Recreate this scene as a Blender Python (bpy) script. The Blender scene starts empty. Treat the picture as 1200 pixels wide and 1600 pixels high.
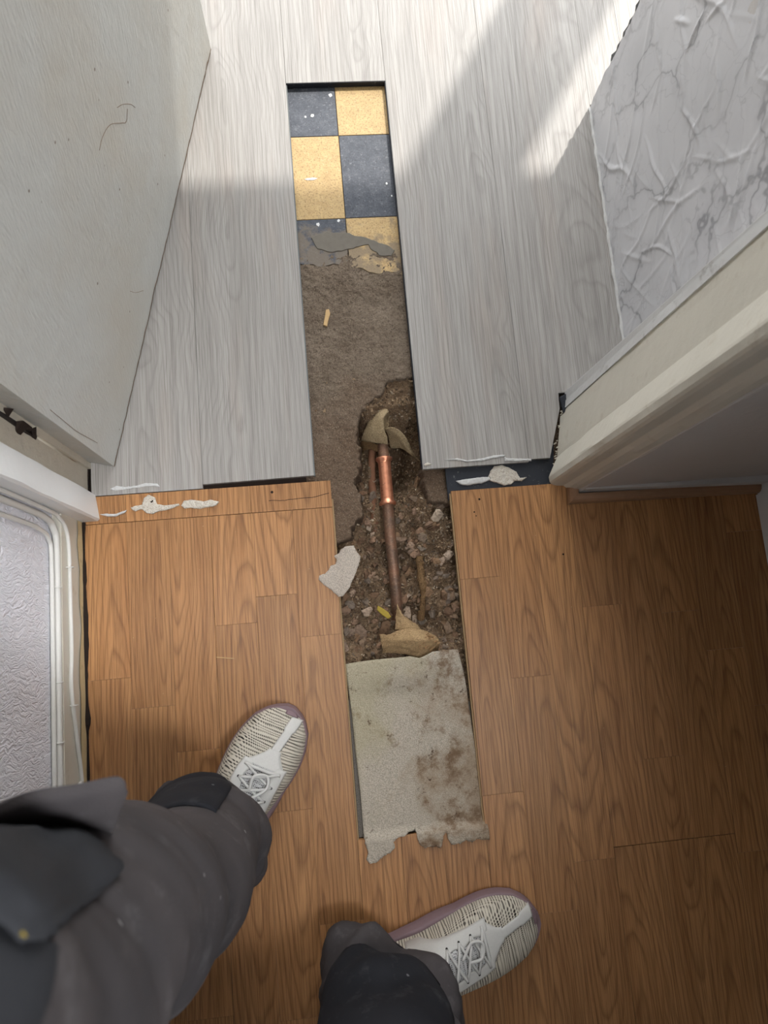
import bpy, bmesh, math, random
import numpy as np
from mathutils import Vector, Matrix
from mathutils.bvhtree import BVHTree

S = bpy.context.scene
COL = S.collection
random.seed(7)
RNG = np.random.default_rng(7)

# ------------------------------------------------------------------ camera, sky, sun, exposure
H = 1.12                                   # height of the phone above the floor
FPX = 1109.0                               # focal length for a 1200 x 1600 picture
R = np.array([[0.99409316, -0.08558094, 0.06674346],
              [0.07385070, 0.98405041, 0.16183593],
              [-0.07952900, -0.15595094, 0.98455799]])    # world -> camera
cam_d = bpy.data.cameras.new('camera')
cam_d.sensor_fit = 'VERTICAL'
cam_d.sensor_height = 36.0
cam_d.lens = FPX / 1600 * 36.0
cam_d.clip_start = 0.02
cam_d.dof.use_dof = True
cam_d.dof.focus_distance = 1.15
cam_d.dof.aperture_fstop = 8.0
cam = bpy.data.objects.new('camera', cam_d)
COL.objects.link(cam)
M4 = Matrix([list(r) for r in R.T]).to_4x4()
M4.translation = (0, 0, H)
cam.matrix_world = M4
S.camera = cam
S.view_settings.view_transform = 'Standard'
S.view_settings.look = 'None'
S.view_settings.exposure = 0.75
S.view_settings.gamma = 1.0
S.view_settings.use_curve_mapping = False

world = bpy.data.worlds.new('sky')
S.world = world
world.use_nodes = True
world.node_tree.nodes['Background'].inputs[0].default_value = (0.95, 0.97, 1.0, 1)
world.node_tree.nodes['Background'].inputs[1].default_value = 2.7

SUN_TAN = 1.3
sun_dir = Vector((-0.535, -0.845, -SUN_TAN)).normalized()
sun_d = bpy.data.lights.new('sun', 'SUN')
sun_d.energy = 2.0
sun_d.angle = math.radians(1.0)
sun_d.color = (1.0, 0.96, 0.9)
sun = bpy.data.objects.new('sun', sun_d)
COL.objects.link(sun)
sun.rotation_euler = sun_dir.to_track_quat('-Z', 'Y').to_euler()

def area_light(name, loc, target, sx, sy, power, color):
    d = bpy.data.lights.new(name, 'AREA')
    d.shape = 'RECTANGLE'; d.size = sx; d.size_y = sy; d.energy = power; d.color = color
    o = bpy.data.objects.new(name, d); COL.objects.link(o)
    o.location = loc
    o.rotation_euler = (Vector(target) - Vector(loc)).to_track_quat('-Z', 'Y').to_euler()
    return o

# unseen fill lights added to brighten the hall: one from the right, one overhead
area_light('hall_side_fill', (0.66, -0.45, 1.9), (-0.40, 0.0, 0.12), 0.25, 0.5, 2.2, (0.92, 0.95, 1.0)).data.spread = math.radians(56)
area_light('hall_top_fill', (-0.1, 0.0, 2.3), (-0.36, 0.0, 0), 0.3, 0.3, 0.5, (1.0, 0.97, 0.94)).data.spread = math.radians(40)

# ------------------------------------------------------------------ helpers
def P(px, py, z=0.0):
    """Point of the horizontal plane at height z that is seen at a pixel of the 1200x1600 photograph."""
    d = R.T @ np.array([px - 600.0, 800.0 - py, -FPX])
    t = (z - H) / d[2]
    return np.array([d[0] * t, d[1] * t, z])

def sstep(a, b, x):
    t = np.clip((x - a) / (b - a), 0, 1)
    return t * t * (3 - 2 * t)

_TAB = np.random.default_rng(11).random((256, 256))
def vnoise(x, y):
    x = np.asarray(x, float); y = np.asarray(y, float)
    xi = np.floor(x).astype(int); yi = np.floor(y).astype(int)
    fx = x - xi; fy = y - yi
    fx = fx * fx * (3 - 2 * fx); fy = fy * fy * (3 - 2 * fy)
    a = _TAB[xi % 256, yi % 256]; b = _TAB[(xi + 1) % 256, yi % 256]
    c = _TAB[xi % 256, (yi + 1) % 256]; d = _TAB[(xi + 1) % 256, (yi + 1) % 256]
    return (a * (1 - fx) + b * fx) * (1 - fy) + (c * (1 - fx) + d * fx) * fy
def fbm(x, y, oct=4, gain=0.5):
    s = 0; a = 1; t = 0
    for i in range(oct):
        s = s + a * (vnoise(x * 2 ** i + 17.3 * i, y * 2 ** i + 9.1 * i) - 0.5); t += a; a *= gain
    return s / t

WO = {}
def empty(name, loc, label=None, cat=None, group=None, kind=None):
    o = bpy.data.objects.new(name, None)
    o.empty_display_size = 0.05
    COL.objects.link(o)
    o.location = loc
    WO[o.name] = Vector(loc)
    tag(o, label, cat, group, kind)
    return o

def tag(o, label=None, cat=None, group=None, kind=None):
    if label: o['label'] = label
    if cat: o['category'] = cat
    if group: o['group'] = group
    if kind: o['kind'] = kind
    return o

def mk(name, verts, faces, mat, parent=None, origin=None, smooth=False, auto=None):
    """One mesh object from world-space vertices."""
    v = np.asarray(verts, float).reshape(-1, 3)
    if origin is None:
        origin = np.array([(v[:, 0].min() + v[:, 0].max()) / 2, (v[:, 1].min() + v[:, 1].max()) / 2, v[:, 2].min()])
    origin = np.asarray(origin, float)
    me = bpy.data.meshes.new(name)
    me.from_pydata((v - origin).tolist(), [], [list(map(int, f)) for f in faces])
    me.update()
    if mat is not None: me.materials.append(mat)
    if smooth: me.polygons.foreach_set('use_smooth', [True] * len(me.polygons))
    o = bpy.data.objects.new(name, me)
    COL.objects.link(o)
    if parent is not None:
        o.parent = parent
        o.location = Vector(origin) - WO[parent.name]
    else:
        o.location = origin
    WO[o.name] = Vector(origin)
    return o

def place_copy(src, name, loc, rot, scale, parent):
    o = src.copy()
    o.name = name
    COL.objects.link(o)
    o.parent = parent
    o.location = Vector(loc) - WO[parent.name]
    o.rotation_euler = rot
    o.scale = scale
    return o

def box(x0, x1, y0, y1, z0, z1, ch=0.0):
    if ch <= 0:
        v = [(x0, y0, z0), (x1, y0, z0), (x1, y1, z0), (x0, y1, z0), (x0, y0, z1), (x1, y0, z1), (x1, y1, z1), (x0, y1, z1)]
        f = [(3, 2, 1, 0), (4, 5, 6, 7), (0, 1, 5, 4), (1, 2, 6, 5), (2, 3, 7, 6), (3, 0, 4, 7)]
        return v, f
    return prism([(x0, y0), (x1, y0), (x1, y1), (x0, y1)], z0, z1, ch)

def prism(poly, z0, z1, ch=0.0):
    """Extruded polygon (counter-clockwise) with a small chamfer round the top edge."""
    p = np.array(poly, float); n = len(p)
    area = 0.5 * np.sum(p[:, 0] * np.roll(p[:, 1], -1) - np.roll(p[:, 0], -1) * p[:, 1])
    if area < 0: p = p[::-1]
    loops = [np.c_[p, np.full(n, z0)]]
    if ch > 0:
        e = np.roll(p, -1, 0) - p; e /= np.linalg.norm(e, axis=1)[:, None] + 1e-12
        nrm = np.c_[e[:, 1], -e[:, 0]]
        off = nrm + np.roll(nrm, 1, 0)
        off /= np.maximum((off ** 2).sum(1) / 2, 0.3)[:, None]
        loops.append(np.c_[p, np.full(n, z1 - ch)])
        loops.append(np.c_[p - off * ch, np.full(n, z1)])
    else:
        loops.append(np.c_[p, np.full(n, z1)])
    v = np.vstack(loops); f = [tuple(range(n))[::-1]]
    for k in range(len(loops) - 1):
        for i in range(n):
            j = (i + 1) % n
            f.append((k * n + i, k * n + j, (k + 1) * n + j, (k + 1) * n + i))
    f.append(tuple((len(loops) - 1) * n + i for i in range(n)))
    return v, f

def merge(*vf):
    V = []; F = []; n = 0
    for v, f in vf:
        v = np.asarray(v, float).reshape(-1, 3)
        V.append(v); F += [tuple(i + n for i in q) for q in f]; n += len(v)
    return np.vstack(V), F

def tube(pts, rad, n=12, caps=True):
    pts = np.asarray(pts, float); m = len(pts)
    rad = np.broadcast_to(np.asarray(rad, float), (m,)) if np.ndim(rad) < 1 else np.asarray(rad, float)
    T = np.gradient(pts, axis=0); T /= np.linalg.norm(T, axis=1)[:, None] + 1e-12
    a = np.array([0, 0, 1.0]) if abs(T[0, 2]) < 0.9 else np.array([1.0, 0, 0])
    V = []
    u = np.cross(T[0], a); u /= np.linalg.norm(u)
    for i in range(m):
        u = u - T[i] * np.dot(u, T[i]); u /= np.linalg.norm(u)
        w = np.cross(T[i], u)
        t = np.arange(n) * 2 * math.pi / n
        V.append(pts[i] + rad[i] * (np.cos(t)[:, None] * u + np.sin(t)[:, None] * w))
    V = np.vstack(V); F = []
    for i in range(m - 1):
        for k in range(n):
            k2 = (k + 1) % n
            F.append((i * n + k, i * n + k2, (i + 1) * n + k2, (i + 1) * n + k))
    if caps:
        F.append(tuple(range(n))[::-1]); F.append(tuple((m - 1) * n + k for k in range(n)))
    return V, F

def spline(pts, n):
    """Catmull-Rom through the points."""
    p = np.asarray(pts, float)
    q = np.vstack([2 * p[0] - p[1], p, 2 * p[-1] - p[-2]])
    out = []
    m = len(p) - 1
    for t in np.linspace(0, m, n):
        i = min(int(t), m - 1); u = t - i
        a, b, c, d = q[i], q[i + 1], q[i + 2], q[i + 3]
        out.append(0.5 * (2 * b + (c - a) * u + (2 * a - 5 * b + 4 * c - d) * u ** 2 + (3 * b - a - 3 * c + d) * u ** 3))
    return np.array(out)

def grid_faces(nu, nv):
    """faces of a grid whose vertices are indexed i*nv + j."""
    i, j = np.meshgrid(np.arange(nu - 1), np.arange(nv - 1), indexing='ij')
    a = (i * nv + j).ravel()
    return np.c_[a, a + nv, a + nv + 1, a + 1]

def poly_sd(px, py, poly):
    """signed distance to a polygon, positive inside."""
    poly = np.asarray(poly, float); n = len(poly)
    d = np.full(px.shape, 1e9); inside = np.zeros(px.shape, bool)
    for i in range(n):
        a = poly[i]; b = poly[(i + 1) % n]
        e = b - a
        t = np.clip(((px - a[0]) * e[0] + (py - a[1]) * e[1]) / (e @ e), 0, 1)
        d = np.minimum(d, np.hypot(px - a[0] - t * e[0], py - a[1] - t * e[1]))
        c = ((a[1] > py) != (b[1] > py)) & (px < (b[0] - a[0]) * (py - a[1]) / (b[1] - a[1] + 1e-15) + a[0])
        inside ^= c
    return np.where(inside, d, -d)

def sheet(pts_px_edge, zfun, thick, step, mat, name, parent=None, rough=0.0, smooth=True, seed=0):
    """A soft sheet cut to an outline (world xy), its underside at zfun(x, y)."""
    poly = np.asarray(pts_px_edge, float)
    bm = bmesh.new()
    vs = [bm.verts.new((p[0], p[1], 0)) for p in poly]
    bm.faces.new(vs)
    bmesh.ops.triangulate(bm, faces=bm.faces[:])
    x0, y0 = poly.min(0); x1, y1 = poly.max(0)
    for x in np.arange(x0 + step, x1, step):
        bmesh.ops.bisect_plane(bm, geom=bm.verts[:] + bm.edges[:] + bm.faces[:], plane_co=(x, 0, 0), plane_no=(1, 0, 0))
    for y in np.arange(y0 + step, y1, step):
        bmesh.ops.bisect_plane(bm, geom=bm.verts[:] + bm.edges[:] + bm.faces[:], plane_co=(0, y, 0), plane_no=(0, 1, 0))
    bmesh.ops.remove_doubles(bm, verts=bm.verts[:], dist=step * 0.05)
    bm.normal_update()
    for f in bm.faces:
        if f.normal.z < 0: f.normal_flip()
    co = np.array([v.co[:2] for v in bm.verts])
    z = zfun(co[:, 0], co[:, 1])
    edge = np.array([v.is_boundary for v in bm.verts])
    bm.verts.ensure_lookup_table()
    fcs = [[v.index for v in f.verts] for f in bm.faces]
    bm.verts.index_update()
    fcs = [[v.index for v in f.verts] for f in bm.faces]
    bed = [[e.verts[0].index, e.verts[1].index] for e in bm.edges if e.is_boundary]
    # orientation of the boundary edges from their face
    bo = []
    for e in bm.edges:
        if e.is_boundary:
            l = e.link_loops[0]
            bo.append((l.vert.index, l.link_loop_next.vert.index))
    bm.free()
    n = len(co)
    top = np.c_[co, z + thick + rough * fbm(co[:, 0] * 400 + seed, co[:, 1] * 400, 3)]
    top[edge, 2] -= thick * 0.35
    bot = np.c_[co, z]
    F = [tuple(f) for f in fcs] + [tuple(i + n for i in f[::-1]) for f in fcs] + [(b, a, a + n, b + n) for a, b in bo]
    return mk(name, np.vstack([top, bot]), F, mat, parent, smooth=smooth)

# ------------------------------------------------------------------ materials
class NB:
    def __init__(s, name, rough=0.7, spec=0.3):
        s.m = bpy.data.materials.new(name); s.m.use_nodes = True
        s.t = s.m.node_tree; s.b = s.t.nodes['Principled BSDF']
        s.b.inputs['Roughness'].default_value = rough
        s.b.inputs['Specular IOR Level'].default_value = spec
    def n(s, typ, **kw):
        o = s.t.nodes.new(typ)
        for k, v in kw.items(): setattr(o, k, v)
        return o
    def l(s, a, b): s.t.links.new(a, b)
    def put(s, sock, v):
        if hasattr(v, 'is_output') or isinstance(v, bpy.types.NodeSocket): s.l(v, sock)
        elif isinstance(v, (tuple, list)) and len(v) == 3 and sock.type == 'RGBA': sock.default_value = (*v, 1)
        else: sock.default_value = v
    def math(s, op, a, b=0.0, c=None, clamp=False):
        o = s.n('ShaderNodeMath', operation=op, use_clamp=clamp)
        s.put(o.inputs[0], a); s.put(o.inputs[1], b)
        if c is not None: s.put(o.inputs[2], c)
        return o.outputs[0]
    def obj(s): return s.n('ShaderNodeTexCoord').outputs['Object']
    def world(s): return s.n('ShaderNodeNewGeometry').outputs['Position']
    def rnd(s): return s.n('ShaderNodeObjectInfo').outputs['Random']
    def sep(s, v):
        o = s.n('ShaderNodeSeparateXYZ'); s.l(v, o.inputs[0]); return o.outputs
    def comb(s, x, y, z=0.0):
        o = s.n('ShaderNodeCombineXYZ')
        for i, q in enumerate((x, y, z)): s.put(o.inputs[i], q)
        return o.outputs[0]
    def scale(s, v, k):
        o = s.n('ShaderNodeMapping'); s.l(v, o.inputs[0]); o.inputs['Scale'].default_value = k; return o.outputs[0]
    def noise(s, v, scale, detail=3, rough=0.5, dist=0.0, col=False):
        o = s.n('ShaderNodeTexNoise'); s.l(v, o.inputs['Vector'])
        o.inputs['Scale'].default_value = scale; o.inputs['Detail'].default_value = detail
        o.inputs['Roughness'].default_value = rough; o.inputs['Distortion'].default_value = dist
        return o.outputs['Color' if col else 'Fac']
    def voro(s, v, scale, feature='F1', out='Distance', rand=1.0):
        o = s.n('ShaderNodeTexVoronoi', feature=feature); s.l(v, o.inputs['Vector'])
        o.inputs['Scale'].default_value = scale; o.inputs['Randomness'].default_value = rand
        return o.outputs[out]
    def ramp(s, f, stops, interp='LINEAR'):
        o = s.n('ShaderNodeValToRGB'); o.color_ramp.interpolation = interp
        e = o.color_ramp.elements
        while len(e) < len(stops): e.new(0.5)
        for i, (p, c) in enumerate(stops):
            e[i].position = p
            e[i].color = (*c, 1) if isinstance(c, (tuple, list)) else (c, c, c, 1)
        s.put(o.inputs[0], f)
        return o.outputs[0]
    def mix(s, f, a, b, blend='MIX'):
        o = s.n('ShaderNodeMix', data_type='RGBA', blend_type=blend)
        s.put(o.inputs[0], f); s.put(o.inputs[6], a); s.put(o.inputs[7], b)
        return o.outputs[2]
    def white(s, v, w=0.0):
        o = s.n('ShaderNodeTexWhiteNoise', noise_dimensions='2D')
        s.l(s.comb(v, w), o.inputs[0]); return o.outputs['Value']
    def bump(s, h, strength=0.3, dist=0.002, normal=None):
        o = s.n('ShaderNodeBump'); o.inputs['Strength'].default_value = strength
        o.inputs['Distance'].default_value = dist; s.put(o.inputs['Height'], h)
        if normal is not None: s.l(normal, o.inputs['Normal'])
        s.l(o.outputs[0], s.b.inputs['Normal']); return o.outputs[0]
    def color(s, c): s.put(s.b.inputs['Base Color'], c); return s
    def rough(s, r): s.put(s.b.inputs['Roughness'], r); return s

def srgb(r, g, b):
    f = lambda u: (u / 255 / 12.92) if u / 255 <= 0.04045 else ((u / 255 + 0.055) / 1.055) ** 2.4
    return (f(r), f(g), f(b))

def oak(name, light, mid, dark, width, ring, ring_k, streak_k, rough, var, tint=None, arch=0.07, pore_s=(520, 11)):
    """Printed oak board: cathedral grain along the board's own length (object y)."""
    b = NB(name, rough, 0.35)
    o = b.obj(); r = b.rnd()
    r1 = b.white(r, 0.13); r2 = b.white(r, 0.57); r3 = b.white(r, 0.91)
    x, y, z = b.sep(o)
    off = b.math('MULTIPLY', r, 37.0)
    vec = b.comb(x, b.math('ADD', y, off), off)
    n1 = b.noise(b.scale(vec, (9.0 / width * 0.06, 3.0, 1)), 1.0, 3)
    n2 = b.noise(b.scale(vec, (46, 3.4, 1)), 1.0, 2)
    xx = b.math('ADD', b.math('SUBTRACT', x, b.math('MULTIPLY', b.math('SUBTRACT', r1, 0.5), width * 0.75)),
                b.math('MULTIPLY', b.math('SUBTRACT', n1, 0.5), width * 0.45))
    sgn = b.math('SUBTRACT', b.math('MULTIPLY', b.math('GREATER_THAN', r3, 0.5), 2.0), 1.0)
    d = b.math('ADD', b.math('MULTIPLY', b.math('MULTIPLY', y, sgn), arch), b.math('MULTIPLY', r2, width * 0.7))
    d = b.math('ADD', d, b.math('MULTIPLY', b.math('SUBTRACT', n1, 0.5), width * 0.5))
    rr = b.math('SQRT', b.math('ADD', b.math('MULTIPLY', xx, xx), b.math('MULTIPLY', d, d)))
    rr = b.math('ADD', rr, b.math('MULTIPLY', n2, ring * 0.9))
    fr = b.math('FRACT', b.math('DIVIDE', rr, ring))
    ringv = b.ramp(fr, [(0.0, 0.3), (0.10, 0.0), (0.6, 0.12), (0.88, 1.0), (1.0, 0.3)])
    pore = b.noise(b.scale(vec, (*pore_s, 1)), 1.0, 4, 0.65)
    porev = b.ramp(pore, [(0.45, 0.0), (0.64, 1.0)])
    broad = b.noise(b.scale(vec, (70, 2.2, 1)), 1.0, 3)
    c = b.mix(b.ramp(broad, [(0.3, 0.0), (0.7, 1.0)]), light, mid)
    if tint: c = b.mix(b.ramp(b.noise(b.scale(vec, (22, 3.5, 1)), 1.0, 2), [(0.52, 0.0), (0.72, 0.55)]), c, tint)
    c = b.mix(b.math('MULTIPLY', ringv, ring_k), c, dark)
    c = b.mix(b.math('MULTIPLY', porev, streak_k), c, dark)
    v = b.math('ADD', 1.0 - var / 2, b.math('MULTIPLY', r2, var))
    c = b.mix(1.0, c, b.comb(v, v, v), 'MULTIPLY')
    b.color(c)
    b.bump(b.math('ADD', b.math('MULTIPLY', porev, -0.6), b.math('MULTIPLY', ringv, -0.3)), 0.12, 0.0006)
    return b.m

M = {}
M['oak'] = oak('golden_oak_laminate', srgb(184, 135, 87), srgb(168, 119, 74), srgb(92, 58, 33), 0.064, 0.0056, 0.46, 0.55, 0.42, 0.20, pore_s=(640, 12))
M['grey_oak'] = oak('grey_oak_laminate', srgb(174, 170, 165), srgb(160, 156, 151), srgb(106, 101, 96), 0.176, 0.0075, 0.25, 0.50, 0.5, 0.05, tint=srgb(172, 161, 152), arch=0.035, pore_s=(820, 9))

def painted(name, col, bump=0.25, sc=60, rough=0.5, dirt=None, fine=900):
    b = NB(name, rough, 0.4)
    w = b.world()
    n = b.noise(w, sc, 4, 0.55)
    c = b.mix(b.ramp(b.noise(w, 5, 3), [(0.35, 0.0), (0.7, 1.0)]), col, tuple(k * 0.93 for k in col))
    if dirt:
        c = b.mix(b.ramp(b.noise(w, 28, 5, 0.7), [(0.6, 0.0), (0.72, 0.5)]), c, dirt)
    b.color(c)
    b.bump(b.math('ADD', n, b.math('MULTIPLY', b.noise(w, fine, 2), 0.15)), bump, 0.004)
    return b.m
M['paint'] = painted('cream_gloss_paint', srgb(205, 200, 186), 0.22, 45, 0.38, srgb(170, 158, 138))
M['paint_white'] = painted('white_gloss_paint', srgb(226, 226, 224), 0.2, 50, 0.4)
M['paint_old'] = painted('old_cream_paint', srgb(190, 182, 166), 0.5, 60, 0.5, srgb(96, 82, 66))
M['plaster'] = painted('matt_wall_paint', srgb(196, 192, 188), 0.2, 120, 0.8)
M['white_wall'] = painted('plain_white_wall', srgb(225, 225, 222), 0.1, 90, 0.85)

def door_mat():
    b = NB('brushed_white_door_paint', 0.5, 0.5)
    w = b.obj()
    x, y, z = b.sep(w)
    # brush strokes run diagonally over the face (local y along the door, z up)
    u = b.math('ADD', b.math('MULTIPLY', y, 0.35), b.math('MULTIPLY', z, 0.94))
    v = b.math('SUBTRACT', b.math('MULTIPLY', y, 0.94), b.math('MULTIPLY', z, 0.35))
    st = b.noise(b.comb(b.math('MULTIPLY', u, 60), b.math('MULTIPLY', v, 260)), 1.0, 3, 0.6)
    lum = b.noise(w, 38, 3)
    c = b.mix(b.ramp(b.noise(w, 6, 4), [(0.4, 0.0), (0.75, 1.0)]), srgb(186, 186, 181), srgb(182, 176, 164))
    spot = b.voro(w, 26, 'F1', 'Distance')
    c = b.mix(b.ramp(spot, [(0.035, 1.0), (0.06, 0.0)]), c, srgb(110, 95, 80))
    b.color(c)
    b.bump(b.math('ADD', st, b.math('MULTIPLY', lum, 1.1)), 0.42, 0.0040)
    return b.m
M['door'] = door_mat()
def raw_edge():
    b = NB('raw_door_edge', 0.8, 0.2); w = b.world()
    b.color(b.mix(b.noise(w, 120, 4), srgb(90, 66, 48), srgb(150, 128, 105))); return b.m
M['raw'] = raw_edge()

def wallpaper():
    b = NB('embossed_white_wallpaper', 0.6, 0.35)
    w = b.obj(); x, y, z = b.sep(w)
    wp = b.noise(b.comb(y, z), 16, 3, 0.5, col=True)
    o = b.n('ShaderNodeMix', data_type='RGBA'); o.inputs[0].default_value = 0.035
    b.l(b.comb(y, z), o.inputs[6]); b.l(wp, o.inputs[7])
    q = b.scale(o.outputs[2], (150, 42, 1))
    n1 = b.noise(q, 1.0, 3, 0.55, 0.9)
    rid = b.math('ABSOLUTE', b.math('SUBTRACT', n1, 0.5))
    rid = b.math('SUBTRACT', 1.0, b.math('MULTIPLY', rid, 6.0, clamp=True), clamp=True)
    b.color(srgb(232, 232, 238))
    b.bump(rid, 0.6, 0.0026)
    return b.m
M['wallpaper'] = wallpaper()

def marble_vinyl():
    b = NB('grey_marble_vinyl', 0.38, 0.45)
    w = b.obj(); x, y, z = b.sep(w)
    v0 = b.comb(b.math('MULTIPLY', y, 1.25), b.math('MULTIPLY', z, 1.0), 0.0)
    wp = b.noise(v0, 7, 4, 0.6, col=True)
    o = b.n('ShaderNodeMix', data_type='RGBA'); o.inputs[0].default_value = 0.16
    b.l(v0, o.inputs[6]); b.l(wp, o.inputs[7])
    d = b.voro(o.outputs[2], 8.5, 'DISTANCE_TO_EDGE')
    vein = b.ramp(d, [(0.0, 1.0), (0.012, 0.8), (0.03, 0.22), (0.11, 0.0)])
    d2 = b.voro(o.outputs[2], 19, 'DISTANCE_TO_EDGE')
    vein2 = b.ramp(d2, [(0.0, 0.45), (0.02, 0.1), (0.05, 0.0)])
    k = b.ramp(b.noise(v0, 9, 3), [(0.38, 0.15), (0.62, 1.0)])
    c = b.mix(b.ramp(b.noise(v0, 4, 3), [(0.3, 0.0), (0.7, 1.0)]), srgb(204, 203, 205), srgb(188, 188, 190))
    c = b.mix(b.math('MULTIPLY', b.math('MAXIMUM', vein, vein2), b.math('MULTIPLY', k, 0.62)), c, srgb(96, 96, 100))
    b.color(c)
    b.bump(b.noise(v0, 22, 3), 0.2, 0.004)
    return b.m
M['marble'] = marble_vinyl()

def tile_mat(name, base, alt, speck, white):
    b = NB(name, 0.55, 0.35); w = b.world()
    c = b.mix(b.ramp(b.noise(w, 55, 4, 0.65), [(0.35, 0.0), (0.7, 1.0)]), base, alt)
    c = b.mix(b.ramp(b.noise(w, 330, 4, 0.75), [(0.52, 0.0), (0.62, 0.75)]), c, speck)
    c = b.mix(b.ramp(b.noise(w, 210, 5, 0.75), [(0.56, 0.0), (0.70, 0.7)]), c, white)
    # grime creeping over the tiles towards the dug end
    x, y, z = b.sep(w)
    g = b.math('ADD', b.math('MULTIPLY', b.math('SUBTRACT', 0.70, y), 9.0), b.math('MULTIPLY', b.math('SUBTRACT', b.noise(w, 32, 4, 0.6), 0.5), 3.2))
    c = b.mix(b.ramp(g, [(0.35, 0.0), (0.75, 0.75)]), c, srgb(124, 111, 94))
    b.color(c)
    b.bump(b.noise(w, 300, 3), 0.25, 0.001)
    return b.m
M['tile_black'] = tile_mat('black_floor_tile', srgb(66, 70, 79), srgb(88, 92, 100), srgb(48, 50, 56), srgb(140, 142, 148))
M['tile_yellow'] = tile_mat('ochre_floor_tile', srgb(200, 170, 118), srgb(184, 153, 104), srgb(126, 100, 68), srgb(212, 190, 148))

def bitumen():
    b = NB('black_bitumen', 0.6, 0.3); w = b.world()
    c = b.mix(b.ramp(b.noise(w, 130, 4, 0.7), [(0.62, 0.0), (0.75, 0.8)]), srgb(40, 43, 50), srgb(130, 128, 125))
    b.color(c); b.bump(b.noise(w, 200, 3), 0.3, 0.001); return b.m
M['bitumen'] = bitumen()

def screed():
    b = NB('grey_brown_screed', 0.95, 0.15); w = b.world()
    x, y, z = b.sep(w)
    c = b.mix(b.ramp(b.noise(w, 18, 4, 0.6), [(0.35, 0.0), (0.68, 1.0)]), srgb(134, 120, 105), srgb(110, 96, 82))
    damp = b.math('ADD', b.math('MULTIPLY', b.math('SUBTRACT', 0.43, y), 8.0), b.math('MULTIPLY', b.math('SUBTRACT', b.noise(w, 14, 3), 0.5), 2.0))
    c = b.mix(b.ramp(damp, [(0.0, 0.0), (1.0, 0.75)]), c, srgb(106, 86, 69))
    c = b.mix(b.ramp(b.noise(w, 300, 4, 0.75), [(0.50, 0.0), (0.64, 0.7)]), c, srgb(72, 61, 51))
    c = b.mix(b.ramp(b.noise(w, 480, 3, 0.75), [(0.57, 0.0), (0.68, 0.7)]), c, srgb(172, 158, 138))
    b.color(c)
    b.bump(b.math('ADD', b.noise(w, 420, 4, 0.7), b.math('MULTIPLY', b.noise(w, 90, 4), 2.0)), 0.8, 0.0025)
    return b.m
M['screed'] = screed()

def soil():
    b = NB('damp_brown_soil', 0.95, 0.15); w = b.world()
    c = b.mix(b.ramp(b.noise(w, 20, 4, 0.6), [(0.35, 0.0), (0.65, 1.0)]), srgb(150, 125, 99), srgb(106, 86, 68))
    c = b.mix(b.ramp(b.noise(w, 380, 3, 0.7), [(0.52, 0.0), (0.66, 0.75)]), c, srgb(70, 54, 42))
    c = b.mix(b.ramp(b.noise(w, 520, 3, 0.7), [(0.56, 0.0), (0.7, 0.8)]), c, srgb(196, 170, 136))
    b.color(c)
    b.bump(b.math('ADD', b.noise(w, 380, 4, 0.7), b.noise(w, 120, 4, 0.6)), 0.9, 0.004)
    return b.m
M['soil'] = soil()
def stone_mat():
    b = NB('broken_stone', 0.92, 0.15); w = b.world(); r = b.rnd()
    c = b.ramp(b.white(r, 0.3), [(0.0, srgb(112, 88, 70)), (0.3, srgb(142, 114, 88)), (0.55, srgb(122, 110, 98)), (0.85, srgb(150, 118, 94)), (1.0, srgb(184, 166, 146))])
    c = b.mix(b.ramp(b.noise(w, 300, 4, 0.7), [(0.45, 0.0), (0.68, 0.65)]), c, srgb(60, 48, 38))
    b.color(c); b.bump(b.noise(w, 300, 4), 0.6, 0.002); return b.m
M['stone'] = stone_mat()
def grit_mat():
    b = NB('loose_grit', 0.95, 0.15); w = b.world()
    c = b.ramp(b.voro(w, 260, 'F1', 'Color'), [(0.1, srgb(66, 54, 44)), (0.35, srgb(118, 98, 78)), (0.55, srgb(158, 134, 106)), (0.75, srgb(104, 93, 82)), (0.92, srgb(204, 186, 160))])
    b.color(c); return b.m
M['grit'] = grit_mat()

def copper(name, bright):
    b = NB(name, 0.30 if bright else 0.5, 0.5); w = b.world()
    if bright:
        c = b.mix(b.ramp(b.noise(w, 60, 4, 0.6), [(0.45, 0.0), (0.7, 0.6)]), srgb(240, 166, 132), srgb(196, 120, 88))
        c = b.mix(b.ramp(b.noise(w, 260, 3, 0.6), [(0.64, 0.0), (0.7, 0.8)]), c, srgb(96, 56, 42))
        b.b.inputs['Metallic'].default_value = 0.8
    else:
        c = b.mix(b.ramp(b.noise(w, 45, 4, 0.6), [(0.35, 0.0), (0.65, 1.0)]), srgb(140, 102, 80), srgb(104, 82, 68))
        c = b.mix(b.ramp(b.noise(w, 300, 4, 0.7), [(0.52, 0.0), (0.66, 0.75)]), c, srgb(158, 132, 104))
        b.b.inputs['Metallic'].default_value = 0.35
    b.color(c); b.bump(b.noise(w, 320, 3), 0.2, 0.0008); return b.m
M['copper'] = copper('bright_copper', True)
M['copper_old'] = copper('tarnished_copper', False)


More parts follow.
